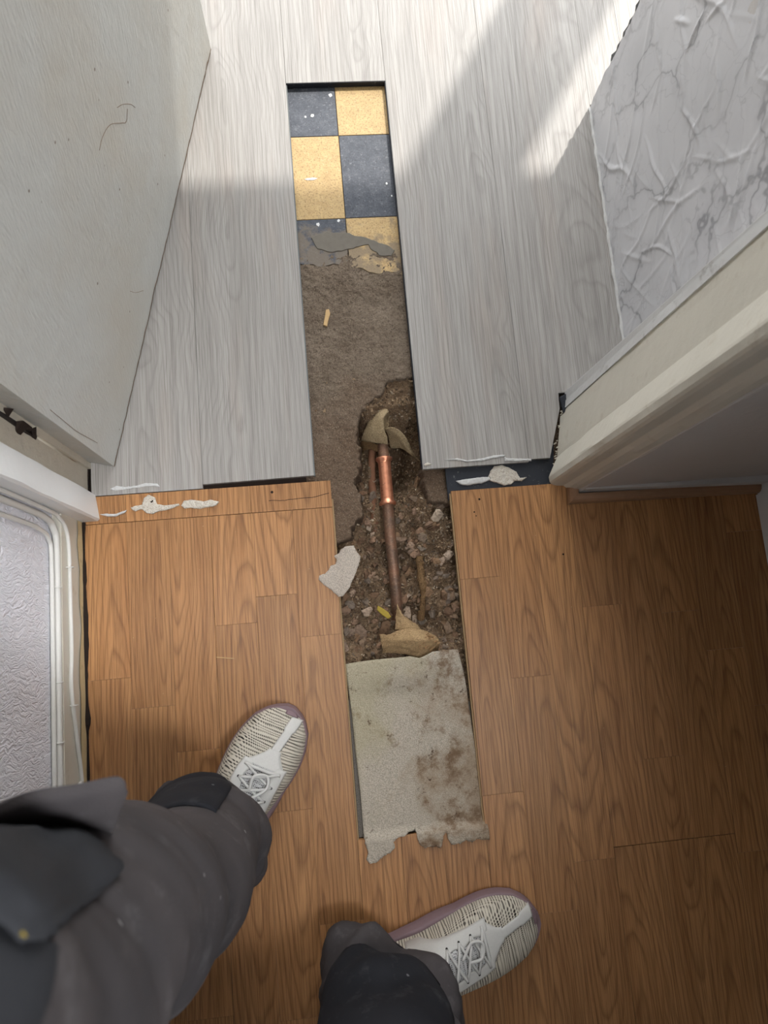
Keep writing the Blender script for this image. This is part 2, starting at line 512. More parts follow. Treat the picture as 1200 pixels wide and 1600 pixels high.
def cloth(name, a, d, dirt, sc=900, dirtpos=0.56):
    b = NB(name, 0.95, 0.1); w = b.world(); x, y, z = b.sep(b.scale(w, (1, 1, 1)))
    wv = b.math('MULTIPLY', b.math('SINE', b.math('MULTIPLY', b.math('ADD', x, b.math('MULTIPLY', z, 0.6)), sc * 3)), b.math('SINE', b.math('MULTIPLY', b.math('ADD', y, b.math('MULTIPLY', z, 0.4)), sc * 3)))
    c = b.mix(b.noise(w, 60, 4), a, d)
    c = b.mix(b.ramp(b.noise(w, 90, 5, 0.7), [(dirtpos, 0.0), (dirtpos + 0.14, 0.85)]), c, dirt)
    g = b.noise(w, 520, 3, 0.75)
    c = b.mix(b.ramp(g, [(0.34, 0.6), (0.46, 0.0)]), c, tuple(k * 0.42 for k in d))
    c = b.mix(b.ramp(g, [(0.52, 0.0), (0.66, 0.7)]), c, tuple(min(1, k * 1.35) for k in a))
    b.color(c); b.bump(b.math('ADD', b.math('MULTIPLY', wv, 0.3), b.math('ADD', g, b.noise(w, 160, 3))), 0.9, 0.0025); return b.m
M['hessian'] = cloth('hessian_sacking', srgb(200, 179, 144), srgb(172, 149, 114), srgb(112, 86, 62), dirtpos=0.60)
M['tape'] = cloth('tan_wrapping_tape', srgb(202, 172, 130), srgb(180, 147, 106), srgb(128, 92, 62), dirtpos=0.58)
M['root'] = cloth('fibrous_earth_strand', srgb(150, 120, 86), srgb(116, 90, 62), srgb(78, 58, 42))

def underlay(name, base, stain=True):
    b = NB(name, 0.95, 0.1); w = b.obj(); x, y, z = b.sep(w)
    fine = b.noise(w, 600, 3, 0.75)
    c = b.mix(b.ramp(fine, [(0.38, 0.0), (0.62, 1.0)]), tuple(k * 0.66 for k in base), tuple(min(1, k * 1.12) for k in base))
    if stain:
        s = b.math('ADD', b.noise(w, 13, 5, 0.68), b.math('ADD', b.math('MULTIPLY', x, 1.5), b.math('MULTIPLY', y, -0.35)))
        c = b.mix(b.ramp(s, [(0.46, 0.0), (0.66, 0.6)]), c, srgb(150, 124, 96))
        c = b.mix(b.ramp(b.math('ADD', b.noise(w, 26, 6, 0.72), b.math('MULTIPLY', x, 0.7)), [(0.55, 0.0), (0.68, 0.75)]), c, srgb(108, 82, 58))
        gs = b.math('SUBTRACT', b.noise(w, 10, 4, 0.6), b.math('MULTIPLY', b.math('SUBTRACT', x, b.math('MULTIPLY', y, 0.5)), 2.6))
        c = b.mix(b.ramp(gs, [(0.58, 0.0), (0.78, 0.36)]), c, srgb(164, 156, 112))
        c = b.mix(b.ramp(b.noise(w, 64, 6, 0.75), [(0.60, 0.0), (0.68, 0.85)]), c, srgb(78, 56, 40))
    b.color(c); b.bump(b.math('ADD', fine, b.math('MULTIPLY', b.noise(w, 60, 4), 1.5)), 0.7, 0.0025); return b.m
M['underlay'] = underlay('stained_white_underlay', srgb(196, 185, 168))
M['underlay_scrap'] = underlay('torn_white_underlay', srgb(204, 192, 178), False)
M['underlay_grey'] = underlay('grey_felt_underlay', srgb(120, 114, 106), False)

def plain(name, col, rough=0.7, noise=0.2, sc=200, spec=0.3, bump=0.15, metal=0.0):
    b = NB(name, rough, spec); w = b.world()
    b.color(b.mix(b.math('MULTIPLY', b.noise(w, sc, 4, 0.6), noise * 2), col, tuple(k * 0.55 for k in col)))
    b.b.inputs['Metallic'].default_value = metal
    b.bump(b.noise(w, sc * 2, 3), bump, 0.001); return b.m
def glue_mat():
    b = NB('dried_white_adhesive', 0.5, 0.4); w = b.world()
    d = b.voro(b.scale(w, (1, 1.9, 1)), 330, 'DISTANCE_TO_EDGE')
    c = b.mix(b.ramp(d, [(0.05, 0.0), (0.30, 0.6)]), srgb(208, 202, 190), srgb(164, 140, 114))
    b.color(c); b.bump(b.math('ADD', b.math('MULTIPLY', d, -1.2), b.noise(w, 300, 3)), 0.6, 0.0015); return b.m
M['glue'] = glue_mat()
M['sealant'] = plain('white_sealant', srgb(208, 207, 204), 0.6, 0.3, 120, 0.3, 0.5)
M['mdf'] = plain('fibreboard_core', srgb(168, 140, 104), 0.9, 0.25, 500)
M['cable'] = plain('white_cable_paint', srgb(214, 212, 206), 0.45, 0.12, 60)
M['dark'] = plain('blackened_metal', srgb(46, 42, 40), 0.6, 0.3, 120)
M['hole'] = plain('dark_screw_hole', srgb(36, 26, 20), 0.9)
M['chip'] = plain('pale_wood_chip', srgb(206, 172, 124), 0.8, 0.25, 300)
M['yellow'] = plain('yellow_scrap', srgb(186, 160, 62), 0.6, 0.5, 300)
M['bead'] = plain('wood_effect_beading', srgb(160, 122, 92), 0.45, 0.3, 90)
M['rubber'] = plain('mauve_rubber', srgb(134, 112, 116), 0.6, 0.15, 150)
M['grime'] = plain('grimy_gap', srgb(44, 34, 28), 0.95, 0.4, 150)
M['bare'] = painted('bare_yellowed_plaster', srgb(196, 178, 138), 0.4, 90, 0.8, srgb(96, 80, 56))
M['wall_strip'] = painted('grey_painted_edge', srgb(200, 200, 198), 0.3, 60, 0.5, srgb(120, 112, 104))

def fabric(name, a, bb, sp):
    b = NB(name, 0.9, 0.15); w = b.obj(); x, y, z = b.sep(w)
    wv = b.math('SINE', b.math('MULTIPLY', b.math('ADD', b.math('ADD', x, y), z), 2600.0))
    c = b.mix(b.ramp(b.noise(w, 9, 4, 0.6), [(0.35, 0.0), (0.68, 1.0)]), a, bb)
    c = b.mix(b.ramp(b.voro(w, 17), [(0.028, 0.55), (0.042, 0.0)]), c, sp)
    c = b.mix(b.ramp(b.noise(w, 30, 5, 0.7), [(0.55, 0.0), (0.78, 0.14)]), c, sp)
    b.color(c); b.bump(b.math('ADD', b.math('MULTIPLY', wv, 0.15), b.noise(w, 700, 2)), 0.35, 0.0008)
    return b.m
M['trouser'] = fabric('charcoal_work_trouser_cloth', srgb(80, 75, 75), srgb(66, 63, 64), srgb(176, 174, 172))
M['patch'] = fabric('black_reinforcing_cloth', srgb(43, 44, 48), srgb(34, 35, 39), srgb(150, 150, 152))
M['patch_grey'] = fabric('slate_pocket_cloth', srgb(56, 57, 60), srgb(47, 48, 51), srgb(110, 108, 100))

def knit():
    b = NB('ribbed_cream_knit', 0.9, 0.15); w = b.obj(); x, y, z = b.sep(w)
    n = b.noise(b.comb(b.math('MULTIPLY', x, 90), b.math('MULTIPLY', y, 14), b.math('MULTIPLY', z, 14)), 1.0, 3)
    u = b.math('ADD', b.math('MULTIPLY', x, 250.0), b.math('MULTIPLY', n, 2.4))
    st = b.math('ABSOLUTE', b.math('SUBTRACT', b.math('FRACT', u), 0.5))
    st = b.math('MULTIPLY', st, 2.0)
    dots = b.math('MULTIPLY', b.math('SINE', b.math('MULTIPLY', b.math('ADD', y, z), 2400.0)), 0.25)
    dk = b.ramp(b.math('ADD', st, dots), [(0.10, 1.0), (0.46, 0.0)])
    gap = b.math('MULTIPLY', dk, b.ramp(b.noise(b.comb(b.math('MULTIPLY', x, 60), b.math('MULTIPLY', y, 22), 0.0), 1.0, 2), [(0.3, 0.45), (0.6, 1.0)]))
    c = b.mix(gap, srgb(200, 192, 176), srgb(40, 34, 32))
    b.color(c); b.bump(b.math('SUBTRACT', 1.0, gap), 0.7, 0.0016); return b.m
M['knit'] = knit()
def dotted():
    b = NB('dotted_mesh_tongue', 0.85, 0.15); w = b.obj()
    d = b.voro(w, 420, 'F1', 'Distance', 0.2)
    k = b.ramp(d, [(0.28, 1.0), (0.42, 0.0)])
    b.color(b.mix(k, srgb(192, 191, 189), srgb(50, 48, 50))); return b.m
M['tongue'] = dotted()
M['shoe_white'] = plain('white_synthetic_overlay', srgb(206, 204, 198), 0.7, 0.16, 400, 0.3, 0.2)
M['lace'] = plain('white_lace_cord', srgb(204, 202, 197), 0.8, 0.12, 500)

# ------------------------------------------------------------------ the floor: screed slab with the dug pit
TX0, TX1 = 0.0087, 0.2016            # trench through the golden boards
GX0, GX1 = -0.0166, 0.1597           # trench through the grey boards (one board wide)
TY0, TY1 = -0.312, 0.953             # near and far ends of the trench
ZT = -0.012                          # top of the old tiles
PIT = [P(*q)[:2] for q in ((662, 580), (632, 586), (606, 592), (588, 612), (566, 640), (556, 664), (560, 690), (566, 716),
                           (556, 748), (566, 772), (566, 800), (552, 822), (550, 838), (530, 842), (500, 860), (505, 1040), (760, 1040), (740, 790), (702, 784),
                           (668, 780), (664, 728), (676, 700))]
gx = np.arange(-0.06, 0.2501, 0.0019); gy = np.arange(-0.36, 0.9801, 0.0019)
GX, GY = np.meshgrid(gx, gy, indexing='ij')
PITW = poly_sd(GX + 0.022 * fbm(GX * 55, GY * 55, 5, .65), GY + 0.022 * fbm(GX * 55 + 40, GY * 55, 5, .65), PIT)
zs = ZT - 0.004 + 0.0024 * fbm(GX * 30, GY * 30, 4) * 2 + 0.0040 * fbm(GX * 150, GY * 150, 4, .65)
zs = zs - 0.005 * sstep(0.44, 0.30, GY) * (0.5 + fbm(GX * 20, GY * 20, 3))
zs = zs + 0.0034 * sstep(0.655, 0.625, GY) * sstep(0.52, 0.60, GY)
zs = np.minimum(zs, ZT + 0.0010 * sstep(0.66, 0.63, GY) - 0.0005)
zs = zs - 0.15 * sstep(0.0, 0.011, PITW)
floor_o = mk('floor', np.c_[GX.ravel(), GY.ravel(), zs.ravel()], grid_faces(len(gx), len(gy)), M['screed'], origin=(0, 0, 0), smooth=True)
tag(floor_o, 'floor of grey and golden laminate boards with a dug-out trench', kind='structure')

def soil_z(x, y):
    z = -0.064 + 0.016 * fbm(x * 35, y * 35, 4) * 2
    z = z + 0.034 * sstep(0.115, 0.175, x) * sstep(0.25, 0.18, y)            # heap along the right edge
    z = z + 0.038 * sstep(0.05, 0.01, x) * sstep(0.18, 0.10, y)            # heap along the left edge
    z = z + 0.030 * sstep(-0.02, -0.07, y)                                  # rises towards the underlay
    z = z + 0.060 * sstep(0.300, 0.385, y)                                   # slope up to the screed
    z = z - 0.090 * np.exp(-(((x - 0.122) / 0.024) ** 2 + ((y - 0.262) / 0.034) ** 2))   # the deep hole beside the coupling
    z = z - 0.02 * np.exp(-(((x - 0.058) / 0.012) ** 2)) * sstep(0.2, 0.26, y)
    z = np.where(y > 0.36, np.minimum(z, -0.024), z)
    return np.minimum(z, -0.018)
sx = np.arange(-0.02, 0.2301, 0.0022); sy = np.arange(-0.14, 0.4601, 0.0022)
SX, SY = np.meshgrid(sx, sy, indexing='ij')
SZ = soil_z(SX, SY) + 0.009 * fbm(SX * 130, SY * 130, 4, .6) * 1.6
rub = empty('rubble_bed', (0.1, 0.15, -0.08), 'brown soil and broken stone filling the dug trench around the copper pipe', 'rubble')
mk('soil', np.c_[SX.ravel(), SY.ravel(), SZ.ravel()], grid_faces(len(sx), len(sy)), M['soil'], rub, smooth=True)

def hull(seed, n=11, flat=1.0):
    r = np.random.default_rng(seed)
    bm = bmesh.new()
    for i in range(n):
        v = r.normal(size=3); v /= np.linalg.norm(v)
        v *= r.uniform(0.75, 1.0)
        bm.verts.new((v[0] * 1.15, v[1] * 0.9, v[2] * flat))
    bmesh.ops.convex_hull(bm, input=bm.verts[:])
    bmesh.ops.delete(bm, geom=[v for v in bm.verts if not v.link_faces], context='VERTS')
    bm.verts.index_update()
    V = np.array([v.co for v in bm.verts]); F = [tuple(v.index for v in f.verts) for f in bm.faces]
    bm.free(); return V, F
protos = []
for k in range(12):
    V, F = hull(100 + k, 11 + k % 4, (0.75, 0.5, 0.35)[k % 3])
    me = bpy.data.meshes.new('stone'); me.from_pydata(V.tolist(), [], F); me.materials.append(M['stone'])
    protos.append(me)
def add_stone(x, y, s, rot=None, dz=0.0, me=None):
    o = bpy.data.objects.new('stone', me or random.choice(protos)); COL.objects.link(o)
    o.parent = rub
    z = float(soil_z(np.array(x), np.array(y))) + 0.009 * 1.6 * float(fbm(np.array(x * 130), np.array(y * 130), 4, .6)) + dz * 0.5 + s * 0.25
    o.location = Vector((x, y, z)) - WO[rub.name]
    o.rotation_euler = rot or (random.uniform(-.5, .5), random.uniform(-.5, .5), random.uniform(0, 6.28))
    o.scale = (s * random.uniform(.8, 1.25), s * random.uniform(.7, 1.1), s * random.uniform(.7, 1.1))
    return o
n = 0
while n < 275:
    px = random.uniform(535, 722); py = random.uniform(745, 1022)
    if random.random() > (0.25 + 0.75 * min(1, (py - 745) / 120)): continue
    p = P(px, py, -0.05)
    if not (0.004 < p[0] < 0.205): continue
    s = random.choice((0.004, 0.005, 0.006, 0.007, 0.009, 0.011))
    add_stone(p[0], p[1], s); n += 1
for px, py, s, dz in ((583, 843, .0085, .012), (627, 842, .010, .012), (624, 866, .008, .010), (634, 935, .011, .008), (632, 908, .009, .006),
                      (588, 905, .009, .006), (572, 955, .013, .008), (600, 985, .016, .006), (690, 930, .012, .01), (700, 980, .014, .012),
                      (560, 990, .018, .006), (690, 745, .013, .03), (655, 750, .012, .01), (646, 780, .011, .012), (585, 930, .012, .008), (690, 765, .009, .02),
                      (553, 672, .0085, .034), (546, 792, .010, .02), (706, 830, .008, .016), (668, 822, .009, .012)):
    p = P(px, py, -0.045)
    add_stone(p[0], p[1], s, None, dz)
# grit: far too small to tell apart
gv = []; gf = []; cnt = 0
small = [hull(300 + k, 7, 0.8) for k in range(6)]
for i in range(10000):
    x = random.uniform(0.0, 0.205); y = random.uniform(-0.11, 0.43)
    s = 0.0009 + 0.0034 * random.random() ** 2.2
    V, F = small[i % 6]
    a = random.uniform(0, 6.28); ca, sa = math.cos(a), math.sin(a)
    V2 = np.c_[V[:, 0] * ca - V[:, 1] * sa, V[:, 0] * sa + V[:, 1] * ca, V[:, 2]] * s + (x, y, float(soil_z(np.array(x), np.array(y))) + s * 0.6 + 0.009 * 1.6 * float(fbm(np.array(x * 130), np.array(y * 130), 4, .6)))
    gv.append(V2); gf += [tuple(q + cnt for q in f) for f in F]; cnt += len(V2)
tag(mk('gravel', np.vstack(gv), gf, M['grit'], rub), kind='stuff')

# old floor tiles showing at the far end of the trench
def tile_obj(poly, mat, z=ZT, th=0.003):
    v, f = prism(poly, z - th, z, 0.0004)
    return mk('floor_tile', v, f, mat, floor_o)
tx = (-0.13, 0.0705, 0.27)
def seam_y(px, py): return P(px, py, ZT)[1]
ya = P(530, 212, ZT)[1]; yb = P(540, 341, ZT)[1]; xm = P(533, 260, ZT)[0]
g = 0.0005
for k, (y0, y1) in enumerate(((ya, ya + 0.156), (yb, ya))):
    dk, yl = ('tile_black', 'tile_yellow') if k == 0 else ('tile_yellow', 'tile_black')
    tile_obj([(xm - 0.156, y0 + g), (xm - g, y0 + g), (xm - g, y1 - g), (xm - 0.156, y1 - g)], M[dk])
    tile_obj([(xm + g, y0 + g), (xm + 0.156, y0 + g), (xm + 0.156, y1 - g), (xm + g, y1 - g)], M[yl])
def ragged(pts, amp=0.0025, step=0.006, seed=0):
    pts = np.asarray(pts, float); out = []
    for a, b in zip(pts[:-1], pts[1:]):
        m = max(1, int(np.linalg.norm(b - a) / step))
        for i in range(m): out.append(a + (b - a) * i / m)
    out.append(pts[-1]); out = np.array(out)
    k = np.arange(len(out)) * 0.61 + seed * 7.7
    out[1:-1, 0] += amp * 2 * fbm(k[1:-1], k[1:-1] * 0 + seed, 3); out[1:-1, 1] += amp * 2 * fbm(k[1:-1] + 50, k[1:-1] * 0 + seed, 3)
    return out
wpt = lambda px, py: P(px, py, ZT)[:2]
e = ragged([wpt(466, 412), wpt(500, 416), wpt(520, 412), wpt(547, 416)], 0.003, seed=1)
poly = np.vstack([[(xm - 0.156, yb - g), (xm - 0.156, e[0][1])], e, [(xm - g, e[-1][1]), (xm - g, yb - g)]])
tile_obj(poly, M['tile_black'])
e = ragged([wpt(548, 416), wpt(566, 420), wpt(590, 428), wpt(615, 425), wpt(640, 430)], 0.004, seed=2)
poly = np.vstack([[(xm + g, yb - g), (xm + g, e[0][1])], e, [(xm + 0.12, e[-1][1]), (xm + 0.12, yb - g)]])
tile_obj(poly, M['tile_yellow'])
# smear of levelling compound over the last two tiles
e = np.array([wpt(*q) for q in ((486, 372), (512, 362), (545, 366), (575, 372), (598, 380), (618, 392), (612, 402), (592, 398), (575, 384), (548, 389), (520, 394), (497, 388))])
v, f = prism(ragged(np.vstack([e, e[:1]]), 0.003, 0.005, 3)[:-1], ZT - 0.001, ZT + 0.0012, 0.0005)
mk('levelling_smear', v, f, plain('grey_levelling_compound', srgb(126, 120, 110), 0.9, 0.35, 90), floor_o)
for px, py, r_ in ((488, 181, .0035), (477, 183, .0022), (516, 149, .0040), (486, 280, .0050), (604, 287, .0022), (497, 351, .0034), (529, 345, .0030), (612, 306, .0016)):
    t = np.arange(14) * 2 * math.pi / 14; p = P(px, py, ZT); rr_ = r_ * (0.75 + 0.5 * RNG.random(14))
    v, f = prism(np.c_[p[0] + rr_ * np.cos(t) * (2.0 if px == 486 else 0.8), p[1] + rr_ * np.sin(t) * (0.5 if px == 486 else 1.0)], ZT - 0.001, ZT + 0.0006, 0.0002)
    mk('paint_spot', v, f, M['paint_white'], floor_o)
# the strip of black bitumen bared between the two floorings
v, f = prism([(0.1975, 0.19), (0.372, 0.19), (0.385, 0.28), (0.1975, 0.28)], -0.012, -0.0075, 0.0004)
mk('bitumen_strip', v, f, M['bitumen'], floor_o)
v, f = prism([(-0.40, 0.19), (-0.03, 0.19), (-0.03, 0.29), (-0.40, 0.29)], -0.0125, -0.0095, 0.0004)
mk('bitumen_strip', v, f, M['grime'], floor_o)
# pieces of slab under the boards on either side (so nothing shows through the gaps)
v, f = merge(box(-1.2, -0.05, -1.9, 2.2, -0.06, -0.0125), box(0.24, 1.9, -1.9, 2.2, -0.06, -0.0125), box(-0.06, 0.25, -1.9, -0.35, -0.06, -0.0125), box(-0.06, 0.25, 0.97, 2.2, -0.06, -0.0125))
mk('slab', v, f, M['screed'], floor_o)

# ------------------------------------------------------------------ golden oak laminate, strip by strip
def strip_obj(x0, x1, y0, y1, name='oak_strip', mat='oak', gx0=0.00012, gx1=0.00012, gy0=0.00012, gy1=0.00012, poly=None):
    if poly is None: poly = [(x0 + gx0, y0 + gy0), (x1 - gx1, y0 + gy0), (x1 - gx1, y1 - gy1), (x0 + gx0, y1 - gy1)]
    v, f = prism(poly, -0.0085, 0.0, 0.00013)
    cx = (min(p[0] for p in poly) + max(p[0] for p in poly)) / 2; cy = (min(p[1] for p in poly) + max(p[1] for p in poly)) / 2
    return mk(name, v, f, M[mat], floor_o, origin=(cx, cy, 0.0))
BW = 0.193; SW = BW / 3
FRONT_L, CUT_L, FRONT_R = 0.2352, 0.1915, 0.2035
known = {(-2, 1): [-0.0926], (-2, 2): [-0.1614], (-1, 1): [0.0589], (-1, 2): [-0.0083], (-1, 0): [0.02],
         (1, 0): [0.06], (1, 1): [-0.10], (1, 2): [-0.3776], (2, 1): [-0.2406], (2, 0): [0.0], (2, 2): [-0.02], (3, 0): [-0.0851], (1, 3): []}
wood_strips = []
YN = -1.75
for k in (-2, -1, 0, 1, 2, 3):
    bx = 0.0087 + BW * k if k <= 0 else 0.2016 + BW * (k - 1)
    if k == -2: bx = 0.0087 - 2 * BW
    if k == 0: bx = 0.0087
    top = FRONT_L if k < 0 else (TY0 if k == 0 else FRONT_R)
    for s in range(3):
        x0 = bx + SW * s; x1 = x0 + SW
        if k == 3 and s == 2: x1 = min(x1, 0.7165)
        if k == 3 and x0 > 0.715: continue
        if k == -2 and s == 0: x0 += 0.001
        rr = random.Random(k * 10 + s)
        cuts = [top]
        if k < 0: cuts.append(CUT_L)
        for c in known.get((k, s), [top - rr.uniform(.1, .3)]):
            if c < cuts[-1] - .02: cuts.append(c)
        if k == 2: cuts.append(-0.3625)
        if k == 1 and s == 1: cuts.append(-0.4436)
        while cuts[-1] > YN + 0.3: cuts.append(cuts[-1] - rr.uniform(.26, .42))
        cuts.append(YN)
        for j, (a, b_) in enumerate(zip(cuts[:-1], cuts[1:])):
            gp = dict(gx0=0.00022 if s == 0 else 0.0001, gx1=0.00022 if s == 2 else 0.0001)
            if k < 0 and j == 0: gp['gy0'] = 0.0004
            if k < 0 and j == 1: gp['gy1'] = 0.0004
            if k == 2 and abs(a + 0.3625) < 1e-6: gp['gy1'] = 0.0008
            wood_strips.append(strip_obj(x0, x1, b_, a, **gp))
# narrow fibreboard edges showing in the cut sides of the trench
for x0, x1, y0, y1 in ((TX0 + 0.0002, TX0 + 0.0022, TY0, FRONT_L - 0.03), (TX1 - 0.0022, TX1 - 0.0002, TY0, 0.20)):
    v, f = box(x0, x1, y0, y1, -0.010, -0.0022); mk('board_tongue_and_shade', v, f, M['mdf'], floor_o)

# ------------------------------------------------------------------ grey oak boards
GW = 0.1764
def grey(poly):
    return strip_obj(0, 0, 0, 0, name='grey_board', mat='grey_oak', poly=poly)
fy = lambda px, py: P(px, py)[1]
g = 0.00022
XB = [GX0 - 5 * GW, GX0 - 4 * GW, GX0 - 3 * GW, GX0 - 2 * GW, GX0 - GW, GX0, GX1, GX1 + GW, GX1 + 2 * GW, GX1 + 3 * GW]
FAR = 1.888
for i in range(len(XB) - 1):
    a, b_ = XB[i] + g, XB[i + 1] - g
    y0 = 0.2365
    if i == 4: y0 = fy(400, 751)
    if i == 5: y0 = TY1
    if i == 6: y0 = fy(750, 727)
    if i >= 7: y0 = fy(850, 716)
    if i == 7: b_ = 0.523; 
    cut = FAR if i in (4, 6) else (1.36 if i == 5 else (1.24 if i % 2 else 1.6))
    if i == 7:
        grey([(a, y0), (0.3720, y0), (0.3990, 0.330), (0.4000, 0.3570), (0.5265, 0.3580), (0.5265, cut), (a, cut)])
    elif i == 3:
        grey([(-0.365, y0), (b_, y0), (b_, cut), (-0.365, cut)])
    elif i == 8:
        grey([(0.6002, 0.36), (XB[9] - g, 0.36), (XB[9] - g, FAR), (0.6002, FAR)]); grey([(0.5268, 0.8935), (0.5998, 0.8935), (0.5998, FAR), (0.5268, FAR)])
        for k_ in range(7): grey([(XB[9] + k_ * GW + g, 0.36), (min(XB[9] + (k_ + 1) * GW - g, 1.895), 0.36), (min(XB[9] + (k_ + 1) * GW - g, 1.895), FAR), (XB[9] + k_ * GW + g, FAR)])
        continue
    elif i < 3:
        grey([(max(a, -0.895), 0.36), (b_, 0.36), (b_, cut), (max(a, -0.895), cut)])
    else:
        grey([(a, y0), (b_, y0 + (0.002 if i == 4 else 0.0)), (b_, cut), (a, cut)])
    if cut < FAR:
        grey([(max(a, -0.895), cut + 0.0008), (b_, cut + 0.0008), (b_, FAR), (max(a, -0.895), FAR)])
# click-profile lip along the trench side of the left grey board
v, f = box(GX0 - 0.0003, GX0 + 0.0016, 0.245, TY1, -0.011, -0.003); mk('board_tongue_and_shade', v, f, plain('grey_board_lip', srgb(120, 124, 124), 0.7), floor_o)
for bx_ in (box(GX0, GX1, TY1 - 0.0012, TY1 - 0.0002, -0.0118, -0.0006), box(GX1 - 0.0012, GX1 - 0.0002, 0.245, TY1, -0.0118, -0.0006)):  # added black strips: painted shade and dark core of far and right cut edges
    mk('board_tongue_and_shade', *bx_, M['bitumen'], floor_o)

# ------------------------------------------------------------------ walls
WL = -0.392                                  # left hall wall
v, f = box(WL - 0.10, WL, -1.75, 0.20, 0.0, 2.35); wl = mk('wall_left', v, f, M['wallpaper'], origin=(WL, -0.5, 0))
tag(wl, 'white embossed wallpapered wall of the hall on the left', kind='structure')
v, f = merge(box(WL - 0.10, WL - 0.001, 0.19, 0.33, 0, 2.35), box(-1.0, -0.45, 0.20, 0.30, 0, 2.35))
tag(mk('wall_partition_left', v, f, M['plaster']), 'wall end beside the left door jamb', kind='structure')
# right hall walls
v, f = box(0.41, 0.83, 0.186, 0.32, 0.0, 2.35); tag(mk('wall_front', v, f, M['plaster']), 'grey painted wall right of the doorway above the beading', kind='structure')
v, f = box(0.7185, 0.83, -1.75, 0.186, 0.0, 2.35); tag(mk('wall_right', v, f, M['plaster']), 'hall wall at the far right', kind='structure')
v, f = box(-0.5, 0.83, -1.86, -1.75, 0.0, 2.35); tag(mk('wall_rear', v, f, M['white_wall']), 'hall wall behind the person', kind='structure')
v, f = box(-0.36, 0.386, 0.20, 0.32, 2.0, 2.35); tag(mk('wall_over_door', v, f, M['white_wall']), 'wall above the doorway', kind='structure')
v, f = merge(box(-0.5, 0.83, -1.86, 0.25, 2.35, 2.42), box(-1.1, 2.0, 0.25, 2.0, 2.35, 2.42)); tag(mk('ceiling', v, f, M['white_wall']), 'white ceiling over both rooms', kind='structure')
# far room
v, f = box(-1.0, -0.9, 0.30, 1.9, 0, 2.35); tag(mk('wall_far_left', v, f, M['white_wall']), 'wall behind the open door', kind='structure')
LINT = 1.414 * SUN_TAN
v, f = merge(box(-1.0, -0.62, 1.9, 1.96, 0, 2.35), box(0.906, 1.104, 1.9, 1.93, 0, LINT), box(1.80, 2.0, 1.9, 1.96, 0, 2.35), box(-0.62, 1.80, 1.9, 1.96, LINT, 2.35), )
tag(mk('wall_back', v, f, M['white_wall']), 'far wall with the openings that let the sun in', kind='structure')
v, f = box(1.9, 2.0, 0.3, 1.9, 0, 2.35); tag(mk('wall_far_right', v, f, M['white_wall']), 'far right wall of the bright room', kind='structure')

# wrinkled marble-print wall on the right of the bright room
MX = 0.527; MY0, MY1 = 0.33, 0.890
wy = np.arange(MY0, MY1 + 0.0001, 0.0025); wz = np.arange(0.0, 1.1001, 0.003)
WY, WZ = np.meshgrid(wy, wz, indexing='ij')
off = 0.004 * fbm(WY * 9, WZ * 9, 3)
rw = random.Random(5)
for k in range(190):
    y0 = rw.uniform(MY0, MY1); z0 = rw.uniform(0.0, 0.75); a = rw.gauss(0.55, 0.55) if k % 3 else rw.uniform(0, 3.14); L = rw.uniform(0.05, 0.22); wd = rw.uniform(0.0018, 0.0034); h = rw.uniform(0.0006, 0.0026)
    cy = (WY - y0) * math.cos(a) + (WZ - z0) * math.sin(a); cz = -(WY - y0) * math.sin(a) + (WZ - z0) * math.cos(a)
    cz = cz + rw.uniform(-1, 1) * 2.2 * cy ** 2 + 0.004 * np.sin(cy * rw.uniform(25, 70) + k)
    e = np.clip(1 - (np.abs(cy) / (L / 2)) ** 2, 0, 1)
    off += h * e * np.exp(-(cz / (wd * (0.5 + 0.7 * e))) ** 2)
EX = 0.0045 * fbm(WZ * 40, WZ * 0 + 3, 4) * 2
yy = WY + np.where(WY > MY1 - 0.03, (WY - MY1 + 0.03) / 0.03, 0) * EX
mv = np.c_[(MX - off - 0.0015).ravel(), yy.ravel(), WZ.ravel()]
v2, f2 = box(MX, 0.60, MY0, MY1 - 0.006, 0, 2.35)
v3, f3 = box(MX - 0.002, MX + 0.001, MY0, MY1, 1.1, 2.35)
wm = mk('wall_marble', *merge((v2, f2), (v3, f3)), M['plaster']); tag(wm, 'wall end covered with wrinkled grey marble vinyl', kind='structure')
sv = mk('marble_vinyl', mv, grid_faces(len(wy), len(wz))[:, ::-1], M['marble'], wm, origin=(MX, 0.6, 0), smooth=True)
# torn backing paper standing off the end of the vinyl
ts = np.arange(0.10, 1.0, 0.012)
ev = []; 
for i, z in enumerate(ts):
    w_ = 0.004 + 0.010 * max(0, float(fbm(np.array(z * 22), np.array(1.0), 3)) * 2 + 0.15)
    ev += [(MX + 0.001, MY1 - 0.008, z), (MX - 0.001 - 0.003 * (i % 2), MY1 - 0.004 + w_, z)]
tag(mk('torn_paper', ev, [(2 * i, 2 * i + 1, 2 * i + 3, 2 * i + 2) for i in range(len(ts) - 1)], plain('grey_torn_paper', srgb(120, 122, 122), 0.85), wm))
# bead of sealant along its foot
pts = np.array([(MX - 0.002 + 0.0006 * math.sin(t * 60), MY0 + 0.03 + t * (MY1 - MY0 - 0.035), 0.0018) for t in np.linspace(0, 1, 60)])
v, f = tube(pts, 0.0034 + 0.0008 * np.sin(np.arange(60) * 1.7), 8); mk('sealant_bead', v, f, M['sealant'], wm, smooth=True)

